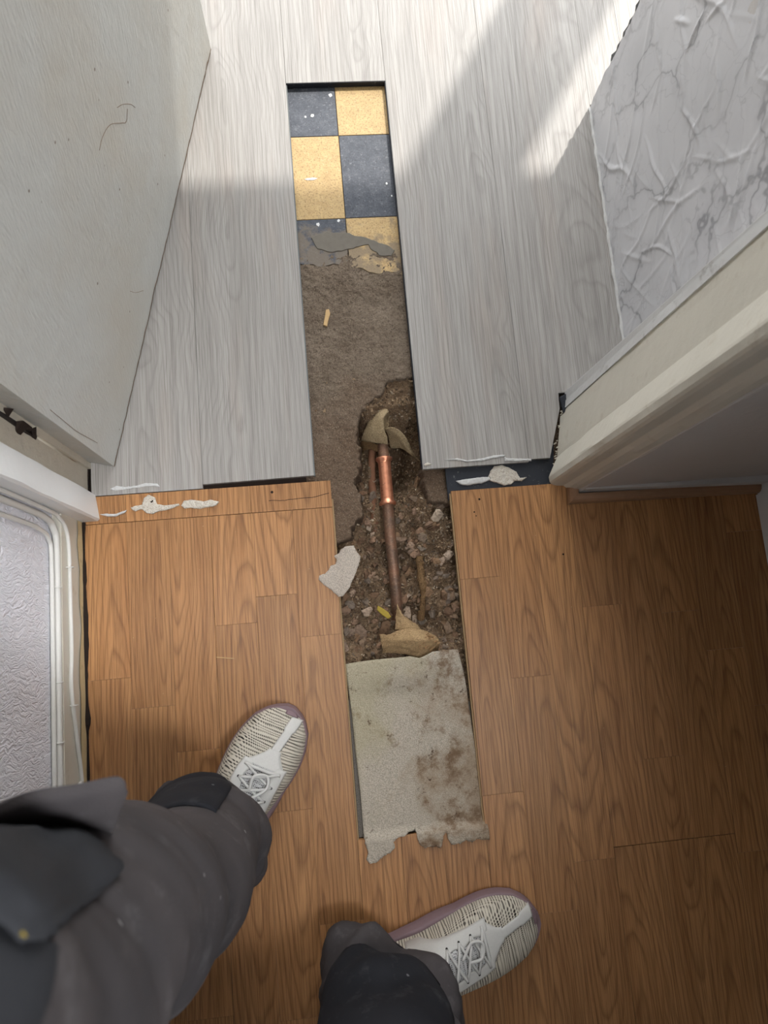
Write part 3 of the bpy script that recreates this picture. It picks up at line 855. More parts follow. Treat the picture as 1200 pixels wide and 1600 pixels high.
# ------------------------------------------------------------------ right-hand door frame
def extrude_profile(poly, z0, z1, nz=40, wob=0.0, seed=0, lean=(0, 0)):
    """Vertical moulding: profile polygon swept up z with slight waviness of thick paint."""
    p = np.asarray(poly, float); n = len(p)
    V = []
    for z in np.linspace(z0, z1, nz):
        dx = wob * fbm(np.arange(n) * 0.9 + seed, np.full(n, z * 18.0), 3)
        V.append(np.c_[p[:, 0] + dx + lean[0] * min(z, 0.7), p[:, 1] + dx * 0.7 + lean[1] * min(z, 0.7), np.full(n, z)])
    V = np.vstack(V); F = []
    for i in range(nz - 1):
        for k in range(n):
            k2 = (k + 1) % n
            F.append((i * n + k, i * n + k2, (i + 1) * n + k2, (i + 1) * n + k))
    F.append(tuple(range(n))[::-1]); F.append(tuple((nz - 1) * n + k for k in range(n)))
    return V, F
zz = np.r_[np.linspace(0, 0.6, 60)]
jr = empty('trim_right', (0.40, 0.25, 0), 'cream painted door frame on the right of the doorway', None, None, 'structure')
v, f = extrude_profile([(0.3835, 0.245), (0.42, 0.245), (0.42, 0.327), (0.4065, 0.327), (0.4045, 0.318), (0.3985, 0.3165), (0.3965, 0.306), (0.3855, 0.256)], 0, 2.0, 120, 0.0022, 1, (0.004, -0.012))
mk('jamb', v, f, M['paint'], jr, smooth=False)
arch = [(0.3860, 0.2515), (0.3680, 0.2190), (0.3664, 0.2150), (0.3668, 0.2070), (0.3685, 0.2035), (0.3725, 0.2008), (0.3780, 0.1998), (0.3885, 0.1990),
        (0.3935, 0.1935), (0.4010, 0.1905), (0.4095, 0.1885), (0.4125, 0.186), (0.4125, 0.251)]
v, f = extrude_profile(arch, 0, 2.05, 160, 0.0030, 4)
mk('architrave', v, f, M['paint'], jr, smooth=False)
# strips on the far side of the frame, standing apart
v, f = extrude_profile([(0.4095, 0.339), (0.4118, 0.339), (0.4128, 0.3575), (0.4110, 0.3575)], 0.0, 2.05, 60, 0.002, 11, (0.0, -0.040)); mk('edge_strip', v, f, M['wall_strip'], jr)
v, f = extrude_profile([(0.4055, 0.329), (0.53, 0.329), (0.53, 0.352), (0.4085, 0.342)], 0.0, 2.05, 60, 0.0015, 9, (0.0, -0.020)); mk('edge_strip', v, f, M['wall_strip'], jr)
v, f = extrude_profile([(0.413, 0.3565), (0.5285, 0.3565), (0.5285, 0.3595), (0.413, 0.3595)], 0.0, 2.05, 60, 0.0015, 6, (0.0, -0.040)); mk('edge_strip', v, f, M['paint_white'], jr)
v, f = prism([P(*q)[:2] for q in ((873, 622), (884, 616), (890, 636), (886, 642), (879, 646))], 0.0, 0.006, 0.001); mk('bitumen_chip', v, f, M['bitumen'], jr)
# crumbs of plaster at the foot of the jamb
cv = []
for k in range(26):
    t = k / 25; p = P(*(np.array((880, 640)) * (1 - t) + np.array((866, 722)) * t + np.array((random.uniform(-4, 3), random.uniform(-3, 3)))))
    V, F = small[k % 6]; s = random.uniform(0.0015, 0.004)
    cv.append((V * s + (p[0], p[1], s * 0.5), F))
tag(mk('plaster_crumbs', *merge(*cv), M['paint_old'], jr), kind='stuff')

# low painted band and wood beading on the right wall
v, f = extrude_profile([(0.41, 0.1845), (0.7185, 0.1745), (0.7185, 0.186), (0.41, 0.1865)], 0.0, 0.036, 6, 0.0008, 3)
tag(mk('baseboard_front', v, f, M['plaster']), 'low painted band at the foot of the right wall', kind='structure')
br = empty('beading', (0.56, 0.175, 0), 'brown wood-effect beading mitred round the foot of the right architrave', 'beading')
def bead(a, b_, nrm, miter_a=0.0, miter_b=0.0):
    a = np.array(a, float); b_ = np.array(b_, float); nrm = np.array(nrm, float)
    d = (b_ - a) / np.linalg.norm(b_ - a)
    prof = [(0, 0), (0.0150, 0), (0.0150, 0.0042), (0.0132, 0.0095), (0.0095, 0.0132), (0.0042, 0.0150), (0, 0.0150)]
    V = []
    for end, mt in ((a, miter_a), (b_, miter_b)):
        for u, w in prof:
            q = end + nrm * u + d * mt * u
            V.append((q[0], q[1], w))
    n = len(prof); F = [tuple(range(n)), tuple(range(2 * n - 1, n - 1, -1))] + [(i, n + i, n + (i + 1) % n, (i + 1) % n)[::-1] for i in range(n)]
    return V, F
c0 = P(897, 768)[:2]; c1 = np.array([0.7165, 0.1770])
corner = np.array([c0[0] + 0.002, c0[1] - 0.006])
v, f = bead(corner, c1, (-0.02, -1.0), -1.0, 0.0); mk('bead_length', v, f, M['bead'], br)
v, f = bead(corner, (corner[0] + 0.001, 0.1975), (-1.0, -0.03), -1.0, 0.0); mk('bead_return', v, f[:1] + f[1:], M['bead'], br)
# skirting at the far right
v, f = merge(box(0.7130, 0.7190, -1.75, 0.1595, 0.0, 0.12, 0.002), box(0.7165, 0.7200, 0.1597, 0.186, 0, 0.06))
tag(mk('baseboard_right', v, f, M['white_wall']), 'white painted skirting at the far right edge', kind='structure')

# ------------------------------------------------------------------ left-hand door frame, skirting and cables
jl = empty('trim_left', (-0.37, 0.22, 0), 'white and cream painted door frame on the left of the doorway', None, None, 'structure')
v, f = extrude_profile([(-0.42, 0.1965), (-0.3560, 0.1965), (-0.3535, 0.1995), (-0.3585, 0.2385), (-0.362, 0.2405), (-0.42, 0.2405)], 0.0, 2.05, 140, 0.0022, 2)
mk('architrave', v, f, M['paint_white'], jl)
v, f = extrude_profile([(-0.42, 0.2407), (-0.3700, 0.2407), (-0.3690, 0.2950), (-0.3800, 0.2960), (-0.3810, 0.3200), (-0.42, 0.32)], 0.0, 2.0, 100, 0.0022, 5)
mk('jamb', v, f, M['paint_old'], jl)
v, f = extrude_profile([(-0.3705, 0.2800), (-0.3655, 0.2800), (-0.3645, 0.2900), (-0.3705, 0.2910)], 0.0, 0.205, 20, 0.003, 8)
mk('paint_ridge', v, f, M['paint_old'], jl)
# grimy slit between frame and floor
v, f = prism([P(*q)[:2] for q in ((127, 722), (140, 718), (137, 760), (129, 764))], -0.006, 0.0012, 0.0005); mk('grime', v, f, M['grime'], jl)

v, f = extrude_profile([(-0.3790, -1.75), (-0.3790, 0.1965), (WL, 0.1965), (WL, -1.75)], 0.0, 0.088, 8, 0.0, 0)
bl = mk('baseboard_left', v, f, M['paint'], origin=(-0.385, -0.5, 0)); tag(bl, 'cream skirting along the left wall with painted-over cables', kind='structure')
# bare, yellowed strip near the floor with a grimy gap
ys = np.linspace(-0.6, 0.195, 90)
sv = []
for i, y in enumerate(ys):
    h = 0.024 + 0.010 * float(fbm(np.array(y * 25), np.array(2.0), 4)) * 2
    sv += [(-0.3782, y, 0.0), (-0.3776, y, h)]
mk('bare_strip', sv, [(2 * i, 2 * i + 2, 2 * i + 3, 2 * i + 1) for i in range(len(ys) - 1)], M['bare'], bl)
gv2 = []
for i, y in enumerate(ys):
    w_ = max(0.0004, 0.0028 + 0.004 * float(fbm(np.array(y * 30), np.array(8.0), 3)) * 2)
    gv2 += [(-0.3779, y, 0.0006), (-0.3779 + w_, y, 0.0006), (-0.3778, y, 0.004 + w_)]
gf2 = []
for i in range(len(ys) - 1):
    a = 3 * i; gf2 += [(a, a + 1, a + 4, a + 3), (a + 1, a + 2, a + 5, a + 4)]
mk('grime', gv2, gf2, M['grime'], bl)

def cable(name, pts, r, label, n=160, mat='cable'):
    v, f = tube(spline(pts, n), r, 10)
    o = mk(name, v, f, M[mat], smooth=True)
    tag(o, label, 'cable', 'cables run along the left skirting')
    return o
cable('cable', [(-0.3840, -1.7, 0.0925), (-0.3840, -0.6, 0.0925), (-0.3845, -0.2, 0.0925), (-0.3838, 0.0, 0.093), (-0.3842, 0.14, 0.093), (-0.3850, 0.172, 0.100), (-0.3860, 0.184, 0.125), (-0.3865, 0.187, 0.2), (-0.3865, 0.187, 0.5), (-0.3865, 0.187, 2.0)], 0.0047,
      'thick white cable on top of the left skirting, bending up beside the architrave')
cable('cable', [(-0.3880, -1.7, 0.1000), (-0.3880, -0.6, 0.1000), (-0.3882, -0.2, 0.1005), (-0.3880, 0.0, 0.1005), (-0.3882, 0.128, 0.1010), (-0.3885, 0.156, 0.108), (-0.3884, 0.1665, 0.14), (-0.3884, 0.169, 0.22), (-0.3884, 0.168, 0.6), (-0.3884, 0.168, 2.0)], 0.0032,
      'thinner cable tight against the embossed wallpaper above the skirting')
cable('cable', [(-0.3768, -1.7, 0.050), (-0.3768, -0.33, 0.046), (-0.3768, -0.20, 0.030), (-0.3768, -0.12, 0.048), (-0.3766, -0.05, 0.066), (-0.3768, 0.0, 0.062), (-0.3768, 0.08, 0.064), (-0.3768, 0.14, 0.066), (-0.3770, 0.172, 0.074), (-0.3772, 0.1875, 0.10), (-0.3775, 0.1925, 0.16), (-0.3775, 0.1935, 0.5), (-0.3775, 0.1935, 2.0)], 0.0029,
      'slim painted cable sagging across the face of the left skirting')
CLIP = ('tiny white clip on the thick skirting cable, nearest the left architrave', 'tiny white clip on the thick skirting cable, middle of its three', 'tiny white clip on the thick skirting cable, nearest the trouser pocket',
        'tiny white clip on the slim lower cable, nearest the left architrave', 'tiny white clip on the slim lower cable just before it sags')
for i, (y, z, x) in enumerate(((0.09, 0.093, -0.3838), (-0.04, 0.093, -0.3838), (-0.12, 0.093, -0.384), (0.12, 0.065, -0.3768), (-0.075, 0.060, -0.3766))):
    pts = [(x + 0.0062 * math.cos(t), y, z + 0.0062 * math.sin(t)) for t in np.linspace(-1.3, 2.4, 9)]
    v, f = tube(pts, 0.0009, 6); o = mk('cable_clip', v, f, M['cable'], smooth=True)
    tag(o, CLIP[i], 'clip', 'cable clips on the left skirting')

# ------------------------------------------------------------------ open door on the left
A = np.array([-0.3276, 0.2807]); B = np.array([-0.1430, 1.0200])
dd = (B - A) / np.linalg.norm(B - A); nn = np.array([-dd[1], dd[0]])       # towards the back face
TH = 0.040
dr = empty('door_1', (A[0], A[1], 0), 'white brush-painted door standing open into the bright room on the left', None, None, 'structure')
ds = np.linspace(0, np.linalg.norm(B - A), 190)
zb = 0.006 + 0.0022 * fbm(ds * 70, ds * 0 + 4, 4) * 2
zb += 0.004 * np.exp(-((ds - 0.30) / 0.02) ** 2)
zl = [0, 0.006, 0.03, 0.1, 0.5, 1.0, 1.98]
# face as a panel with a ragged lower edge, local frame: y along the door, x towards the room
def dpt(s, t, z): q = A + dd * s + nn * t; return (q[0], q[1], z)
V = []; 
for s, b0 in zip(ds, zb):
    V += [dpt(s, 0, b0 + z) for z in zl]
nf = len(V)
for s, b0 in zip(ds, zb):
    V += [dpt(s, TH, b0 + z) for z in zl]
nz = len(zl); ns = len(ds); F = []
q = grid_faces(ns, nz)
F += [tuple(r) for r in q] + [tuple(r[::-1] + nf) for r in q]
for i in range(ns - 1):
    F.append((i * nz, i * nz + nf, (i + 1) * nz + nf, (i + 1) * nz))
    F.append((i * nz + nz - 1, (i + 1) * nz + nz - 1, (i + 1) * nz + nz - 1 + nf, i * nz + nz - 1 + nf))
for j in range(nz - 1):
    F.append((j, j + 1, j + 1 + nf, j + nf)); k = (ns - 1) * nz
    F.append((k + j, k + j + nf, k + j + 1 + nf, k + j + 1))
leaf = mk('door_leaf', V, F, M['door'], dr, origin=(A[0], A[1], 0))
bmx = bmesh.new(); bmx.from_mesh(leaf.data); bmesh.ops.recalc_face_normals(bmx, faces=bmx.faces[:]); bmx.to_mesh(leaf.data); bmx.free()
# flaking raw edge along the foot
V = []
for s, b0 in zip(ds, zb):
    k = 0.0008 + 0.003 * max(0, float(fbm(np.array(s * 45), np.array(6.0), 3)) * 2)
    V += [dpt(s, -0.0006, b0 - 0.001), dpt(s, -0.0006, b0 + k), dpt(s, 0.004, b0 - 0.001)]
F = []
for i in range(ns - 1):
    a = 3 * i; F += [(a, a + 1, a + 4, a + 3), (a, a + 3, a + 5, a + 2)]
mk('raw_edge', V, F, M['raw'], dr)
# scratches and the crazed line in the paint
def scratch(pts, w, dep):
    pp = []
    for px, py in pts:
        # intersection of the pixel ray with the door plane
        d = R.T @ np.array([px - 600.0, 800.0 - py, -FPX])
        t = np.dot(np.array([A[0], A[1]]), nn) / np.dot(d[:2], nn)
        pp.append((d[0] * t, d[1] * t, H + d[2] * t))
    pp = spline(pp, len(pts) * 5) if len(pts) > 2 else np.array(pp)
    return tube(pp + np.array([-nn[0], -nn[1], 0]) * 0.0002, w, 5)
v, f = merge(scratch([(155, 235), (160, 214), (172, 195), (190, 192), (197, 190), (199, 170)], 0.00035, 0), scratch([(183, 168), (192, 163), (204, 163), (211, 168)], 0.00035, 0),
             scratch([(78, 640), (100, 658), (120, 674), (152, 692)], 0.0003, 0), scratch([(203, 455), (212, 457), (224, 454)], 0.0003, 0))
mk('scratch', v, f, M['raw'], dr)
# lower hinge
def at_x(px, py, x):
    d = R.T @ np.array([px - 600.0, 800.0 - py, -FPX]); t = x / d[0]; return np.array([x, d[1] * t, H + d[2] * t])
h0 = at_x(0, 652, -0.3755); h1 = at_x(46, 680, -0.3735)
v, f = tube([h0 + (0, 0, 0.05), h0, h1], [0.007, 0.0075, 0.006], 10); 
kn = mk('hinge', v, f, M['dark'], dr, smooth=True)
v, f = tube([h1 + np.array((0.001, 0.001, 0.0)), np.array((h1[0], h1[1] + 0.001, 0.045))], [0.0045, 0.0042], 10); mk('hinge_pin_ridge', v, f, M['paint_old'], dr, smooth=True)
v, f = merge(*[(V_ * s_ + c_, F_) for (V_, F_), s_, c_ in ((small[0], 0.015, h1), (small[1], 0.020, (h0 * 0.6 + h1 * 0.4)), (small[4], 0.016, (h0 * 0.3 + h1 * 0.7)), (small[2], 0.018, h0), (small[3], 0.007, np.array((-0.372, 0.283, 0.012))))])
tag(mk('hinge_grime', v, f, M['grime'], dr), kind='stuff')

# ------------------------------------------------------------------ copper pipes
def zpix(lst, n): return spline([P(px, py, z) for px, py, z in lst], n)
cp = empty('copper_pipe', tuple(P(608, 830, -0.06)), 'copper pipe with a bright solder coupling running down the trench', 'pipe')
main = [(590, 655, -0.075), (597, 690, -0.050), (600, 715, -0.045), (603, 750, -0.043), (606, 790, -0.042), (610, 840, -0.042), (615, 890, -0.044), (619, 930, -0.052), (622, 985, -0.072)]
v, f = tube(zpix(main, 60), 0.0093, 20); mk('pipe_run', v, f, M['copper_old'], cp, smooth=True)
cpl = [(600, 716, -0.045), (602.8, 750, -0.043), (606, 789, -0.042)]
c = zpix(cpl, 24); r_ = np.full(24, 0.0106); r_[0] = r_[-1] = 0.0142; r_[1] = r_[-2] = 0.0142; r_[2] = r_[-3] = 0.0112
v, f = tube(c, r_, 20); mk('coupling', v, f, M['copper'], cp, smooth=True)
sp = empty('copper_pipe', tuple(P(582, 770, -0.07)), 'thinner dirt-caked copper pipe left of the bright coupling', 'pipe')
v, f = tube(zpix([(585, 668, -0.085), (582, 700, -0.066), (581, 740, -0.064), (583, 780, -0.064), (587, 830, -0.070), (592, 880, -0.09)], 50), 0.0066, 16); v = v + 0.0016 * np.c_[fbm(v[:, 2] * 150, v[:, 1] * 150), 0 * v[:, 0], fbm(v[:, 0] * 150, v[:, 1] * 150)]; mk('pipe_run', v, f, plain('dirt_caked_copper', srgb(138, 98, 74), 0.85, 0.45, 160), sp, smooth=True)

# ------------------------------------------------------------------ sacking and wrappings on the pipe
def loft(rows, mat, name, thick, parent=None, sub=1, nz=0.0008, label=None, cat=None):
    """Cloth: a grid of control points (rows of pixel x, y, height), smoothed both ways and given thickness."""
    rows = [[P(*q) for q in r] for r in rows]
    nu = 28
    a = np.array([spline(r, nu) for r in rows])
    b_ = np.array([spline(a[:, j], 30) for j in range(nu)])        # nu x 30 x 3
    V = b_.reshape(-1, 3).copy()
    V += nz * np.c_[fbm(V[:, 0] * 300, V[:, 1] * 300, 3), fbm(V[:, 1] * 300 + 9, V[:, 2] * 300, 3), fbm(V[:, 0] * 280 + 4, V[:, 2] * 300 + V[:, 1] * 200, 3)] * 2
    o = mk(name, V, grid_faces(nu, 30), mat, parent, smooth=True)
    s = o.modifiers.new('solid', 'SOLIDIFY'); s.thickness = thick; s.offset = 0
    if label: tag(o, label, cat)
    return o
up = empty('sacking', tuple(P(605, 680, -0.05)), 'frayed hessian sacking pulled over the upper end of the copper pipe', 'cloth')
loft([[(565, 688, -.060), (568, 678, -.046), (577, 658, -.036), (585, 644, -.030), (596, 639, -.027), (604, 639, -.026)],
      [(574, 690, -.046), (579, 676, -.033), (586, 661, -.025), (592, 650, -.020), (599, 643, -.019), (605, 640, -.022)],
      [(588, 692, -.036), (592, 681, -.026), (594, 668, -.019), (596, 656, -.015), (601, 647, -.016), (605, 641, -.020)],
      [(606, 694, -.034), (605, 684, -.027), (600, 671, -.021), (598, 658, -.017), (602, 648, -.017), (606, 642, -.021)]], M['hessian'], 'fold', 0.0028, up)
loft([[(599, 672, -.024), (598, 660, -.020), (601, 650, -.020), (606, 642, -.022)],
      [(602, 674, -.038), (602, 662, -.040), (604, 653, -.038), (607, 646, -.030)],
      [(606, 674, -.042), (607, 664, -.042), (608, 655, -.036), (608, 648, -.026)]], M['hessian'], 'fold', 0.0024, up)
loft([[(601, 669, -.030), (610, 668, -.024), (620, 670, -.022), (631, 679, -.026), (638, 692, -.038), (644, 708, -.056)],
      [(605, 676, -.038), (612, 675, -.030), (621, 678, -.026), (631, 687, -.030), (639, 700, -.042), (648, 713, -.058)],
      [(608, 686, -.048), (615, 686, -.042), (624, 688, -.036), (633, 696, -.036), (642, 707, -.046), (652, 717, -.060)],
      [(611, 700, -.060), (618, 700, -.058), (627, 700, -.052), (637, 706, -.048), (647, 714, -.054), (656, 721, -.064)]], M['hessian'], 'flap', 0.0024, up)
loft([[(564, 700, -.085), (566, 690, -.060), (576, 688, -.048), (590, 695, -.044), (606, 697, -.044)],
      [(566, 712, -.090), (570, 704, -.066), (580, 702, -.054), (591, 706, -.050), (607, 706, -.050)]], M['root'], 'muddy_cuff', 0.002, up)
lo = empty('pipe_wrapping', tuple(P(640, 1000, -0.03)), 'tan cloth wrapping caked with earth on the lower end of the pipe above the underlay', 'cloth')
loft([[(592, 990, -.030), (597, 1008, -.022), (598, 1020, -.026)],
      [(606, 992, -.018), (610, 1004, -.010), (612, 1020, -.022)],
      [(622, 986, -.010), (628, 1002, -.002), (632, 1022, -.016)],
      [(642, 982, -.010), (650, 1000, .002), (656, 1028, -.012)],
      [(664, 986, -.016), (672, 1000, -.002), (672, 1022, -.014)],
      [(680, 994, -.030), (686, 1002, -.016), (684, 1012, -.026)]], M['tape'], 'wrap', 0.0018, lo, nz=0.002)
loft([[(621, 944, -.040), (619, 960, -.034), (617, 984, -.026)],
      [(625, 954, -.030), (630, 966, -.020), (630, 986, -.014)],
      [(630, 962, -.030), (642, 974, -.020), (650, 990, -.012)],
      [(634, 966, -.036), (650, 976, -.034), (660, 986, -.030)]], M['tape'], 'peak', 0.0016, lo, nz=0.0015)
cv = []
for k in range(90):
    p = P(random.gauss(658, 12), random.gauss(1004, 9), -0.002); V, F = small[k % 6]; s = random.uniform(.0010, .0042)
    cv.append((V * s + (p[0], p[1], 0.0005 - 0.012 * (abs(p[0] - 0.142) / 0.03) ** 2 + random.uniform(-.004, .002)), F))
tag(mk('caked_earth', *merge(*cv), plain('sandy_earth', srgb(176, 138, 98), 0.95, 0.4, 300), lo), kind='stuff')
rt = zpix([(656, 870, -.040), (657, 895, -.032), (661, 920, -.030), (661, 945, -.034), (657, 968, -.044)], 40)
v, f = tube(rt, 0.0070 + 0.005 * fbm(np.arange(40) * 0.23, np.zeros(40), 3) - 0.0025 * np.linspace(0, 1, 40), 18)
V = v + 0.007 * np.c_[fbm(v[:, 2] * 150, v[:, 1] * 150, 5, .65), fbm(v[:, 1] * 150 + 3, v[:, 2] * 150, 5, .65), fbm(v[:, 0] * 150 + 5, v[:, 1] * 150, 5, .65)]
tag(mk('earth_strand', V, f, M['root'], smooth=True), 'lumpy tan strand of earth and fibre lying right of the copper pipe', 'strand')
e = [P(*q, -0.035) for q in ((590, 946), (597, 950), (606, 956), (611, 964), (606, 967), (597, 961), (589, 953))]
v, f = prism([q[:2] for q in e], -0.036, -0.033, 0.0008); V = np.array(v); V[:, 2] += 0.3 * (V[:, 0] - V[:, 0].mean()) * 0.6
tag(mk('yellow_scrap', V, f, M['yellow']), 'small yellow scrap among the stones left of the pipe', 'scrap')
e = [P(*q, -0.013) for q in ((505, 508), (508, 492), (509, 484), (514, 483), (516, 490), (513, 500), (511, 510))]
v, f = prism([q[:2] for q in e], -0.0155, -0.0125, 0.0008); tag(mk('wood_chip', v, f, M['chip']), 'pale wood chip lying on the grey screed in the trench', 'chip')

# ------------------------------------------------------------------ underlay
def zu(x, y):
    over = sstep(TY0 + 0.012, TY0 - 0.004, y)
    z = -0.0082 + 0.0090 * over + 0.0022 * (fbm(x * 18, y * 18, 3) + 0.2)
    z = np.where(over > 0.9, np.maximum(z, 0.0007), z)
    z = z + 0.010 * sstep(-0.115, -0.075, y) * (0.5 + 0.5 * np.cos((x - 0.09) * 28))          # rises over the end of the wrapped pipe
    r_ = np.exp(-((x - 0.0) * 0 + ((x - (0.135 + (y + 0.08) * 0.05)) / 0.010) ** 2)) * sstep(-0.20, -0.09, y)
    return z + 0.004 * r_
ue = [(539, 1038), (560, 1034), (590, 1030), (612, 1028), (640, 1025), (655, 1028), (676, 1018), (700, 1015), (716, 1015), (727, 1062), (740, 1150), (752, 1230), (763, 1300)]
ub = [(763, 1300), (764, 1310), (752, 1313), (744, 1310), (738, 1317), (728, 1313), (718, 1319), (706, 1319), (700, 1312), (697, 1299), (693, 1306), (692, 1318), (687, 1325), (676, 1322), (664, 1326), (656, 1318), (651, 1308), (650, 1297),
      (640, 1300), (633, 1307), (622, 1309), (615, 1316), (617, 1325), (608, 1332), (598, 1340), (590, 1347), (578, 1350), (572, 1343), (575, 1332), (570, 1318), (568, 1300)]
ul = [(563, 1240), (556, 1180), (549, 1110)]
poly = np.vstack([ragged([P(*q, -0.004)[:2] for q in ue], 0.0006, 0.008, 4), ragged([P(*q, 0.002)[:2] for q in ub], 0.0022, 0.0025, 5)[1:], [P(*q, -0.004)[:2] for q in ul]])
ou = sheet(poly, zu, 0.0030, 0.0045, M['underlay'], 'underlay_sheet', rough=0.0012)
tag(ou, 'large stained white felt underlay sheet with a torn lower edge lying in the trench', 'underlay')
v, f = prism([(TX0 + 0.0025, TY0 + 0.001), (TX1 - 0.0025, TY0 + 0.001), (TX1 - 0.0025, -0.13), (TX0 + 0.0025, -0.11)], -0.0122, -0.0088, 0.0005)
tag(mk('underlay_sheet', v, f, M['underlay_grey']), 'grey felt strip showing under the left edge of the white underlay', 'underlay')
se = [(541, 854), (552, 853), (557, 862), (564, 870), (560, 884), (554, 900), (546, 918), (536, 931), (529, 933), (518, 922), (506, 914), (498, 905), (499, 899), (508, 896), (514, 891), (516, 884), (524, 882), (526, 874), (522, 868), (530, 864), (533, 858)]
poly = ragged([P(*q, 0.004)[:2] for q in se + se[:1]], 0.0010, 0.003, 6)[:-1]
tag(sheet(poly, lambda x, y: 0.0004 + 0.006 * sstep(0.0, 0.03, x) + 0.12 * (x - 0.0) * 0.2 + 0.002 * fbm(x * 60, y * 60), 0.0026, 0.003, M['underlay_scrap'], 'underlay_scrap', rough=0.001),
    'small torn scrap of white underlay on the trench edge left of the pipe', 'underlay')

# ------------------------------------------------------------------ dried adhesive
def glue(edge, label, zbase=0.0, th=0.0022, seed=0, net=0.0, mat='glue'):
    poly = ragged([P(*q, zbase)[:2] for q in edge + edge[:1]], 0.0007, 0.0025, seed)[:-1]
    def zf(x, y): return zbase + 0.0002 + (max(0.0, -zbase) + 0.0002) * sstep(0.2085, 0.2040, y) if zbase < 0 else 0.0002 + 0 * x
    o = sheet(poly, zf, th, 0.0022, M[mat], 'adhesive_residue', rough=0.002 + net, seed=seed)
    me = o.data
    tag(o, label, 'adhesive')
    return o
glue([(156, 804), (168, 803), (182, 803), (199, 797), (196, 801), (182, 807), (168, 807)], 'thin white curl of adhesive beside the left architrave foot', th=0.003, seed=1, mat='sealant')
glue([(204, 793), (212, 791), (222, 789), (226, 778), (233, 773), (243, 778), (246, 788), (262, 790), (280, 787), (281, 790), (262, 797), (248, 799), (240, 803), (230, 802), (222, 796), (212, 799), (207, 797)],
     'white adhesive blob with a screw hole on the left golden boards', th=0.0026, seed=2, net=0.001)
glue([(283, 790), (288, 783), (300, 781), (318, 784), (330, 781), (343, 784), (338, 790), (326, 793), (312, 795), (298, 794), (289, 795)], 'textured white adhesive patch second along the left boards from the frame', th=0.0026, seed=3, net=0.0014)
glue([(712, 752), (722, 750), (735, 748), (752, 746), (764, 746), (766, 750), (754, 755), (740, 757), (730, 759), (718, 757)], 'smooth white adhesive smear on the black bitumen strip', zbase=-0.0074, th=0.0030, seed=4, mat='sealant')
glue([(762, 746), (766, 736), (772, 729), (784, 727), (796, 732), (806, 738), (812, 747), (822, 746), (815, 752), (804, 752), (798, 757), (786, 759), (776, 755), (766, 752)], 'fan-shaped textured adhesive blob bridging bitumen and right golden boards', zbase=-0.0074, th=0.0030, seed=5, net=0.002)
glue([(694, 719), (715, 716), (730, 720), (750, 717), (770, 712), (789, 711), (788, 714), (770, 716), (752, 721), (730, 722), (712, 719)], 'ragged cream paint line on the end of the right grey board', th=0.0012, seed=6, mat='sealant')
glue([(788, 714), (793, 716), (808, 717), (830, 717), (830, 720), (808, 721), (788, 721)], 'short cream paint scab by the right grey board seam', th=0.0012, seed=7, mat='sealant')
glue([(662, 726), (668, 723), (674, 725), (670, 728), (663, 729)], 'tiny cream paint scab at the trench corner of the right grey board', th=0.0014, seed=8)
glue([(172, 764), (182, 759), (196, 761), (212, 759), (228, 755), (246, 756), (250, 760), (228, 760), (210, 763), (195, 765), (180, 767)], 'faint cream paint line across the front of the left grey board', th=0.0006, seed=9, mat='wall_strip')
# screw holes in the golden boards
for px, py, r_ in ((238, 784, 0.0024), (425, 769, 0.0022), (749, 780, 0.0018), (741, 800, 0.0013), (744, 806, 0.0010), (880, 866, 0.0016)):
    p = P(px, py); zc = 0.0027 if px == 238 else 0.0001
    t = np.arange(10) * 0.628
    v, f = prism(np.c_[p[0] + r_ * np.cos(t), p[1] + r_ * np.sin(t)], -0.001, zc + 0.0001, 0.0); mk('screw_hole', v, f, M['hole'], floor_o)

cv = []
for k in range(60):
    px, py = (random.uniform(140, 510), random.uniform(820, 1090)) if k % 2 else (random.uniform(760, 1150), random.uniform(800, 1330))
    p = P(px, py); V, F = small[k % 6]; s_ = random.uniform(.0004, .0011); cv.append((V * s_ + (p[0], p[1], s_ * .6), F))
tag(mk('crumbs', *merge(*cv), M['chip']), 'scattered pale crumbs of dust on the golden boards', 'crumbs', kind='stuff')
v, f = tube([P(338, 1027, .0008), P(352, 1028, .0014), P(366, 1029, .0008)], 0.0007, 6)
tag(mk('splinter', v, f, M['chip']), 'thin pale splinter lying on the golden boards above the left shoe', 'splinter')
e = ragged([P(*q)[:2] for q in ((420, 783), (445, 782), (470, 779), (492, 777), (514, 771))], 0.0008, 0.004, 12)
v, f = prism(np.vstack([e, e[::-1] + (0, 0.0009)]), -0.001, 0.00012); mk('score_line', v, f, M['hole'], floor_o)
# ------------------------------------------------------------------ the person: shoes and work trousers
person = empty('person', (-0.05, -0.40, 0.0), 'person in charcoal work trousers and cream knit trainers standing over the boards', 'person')

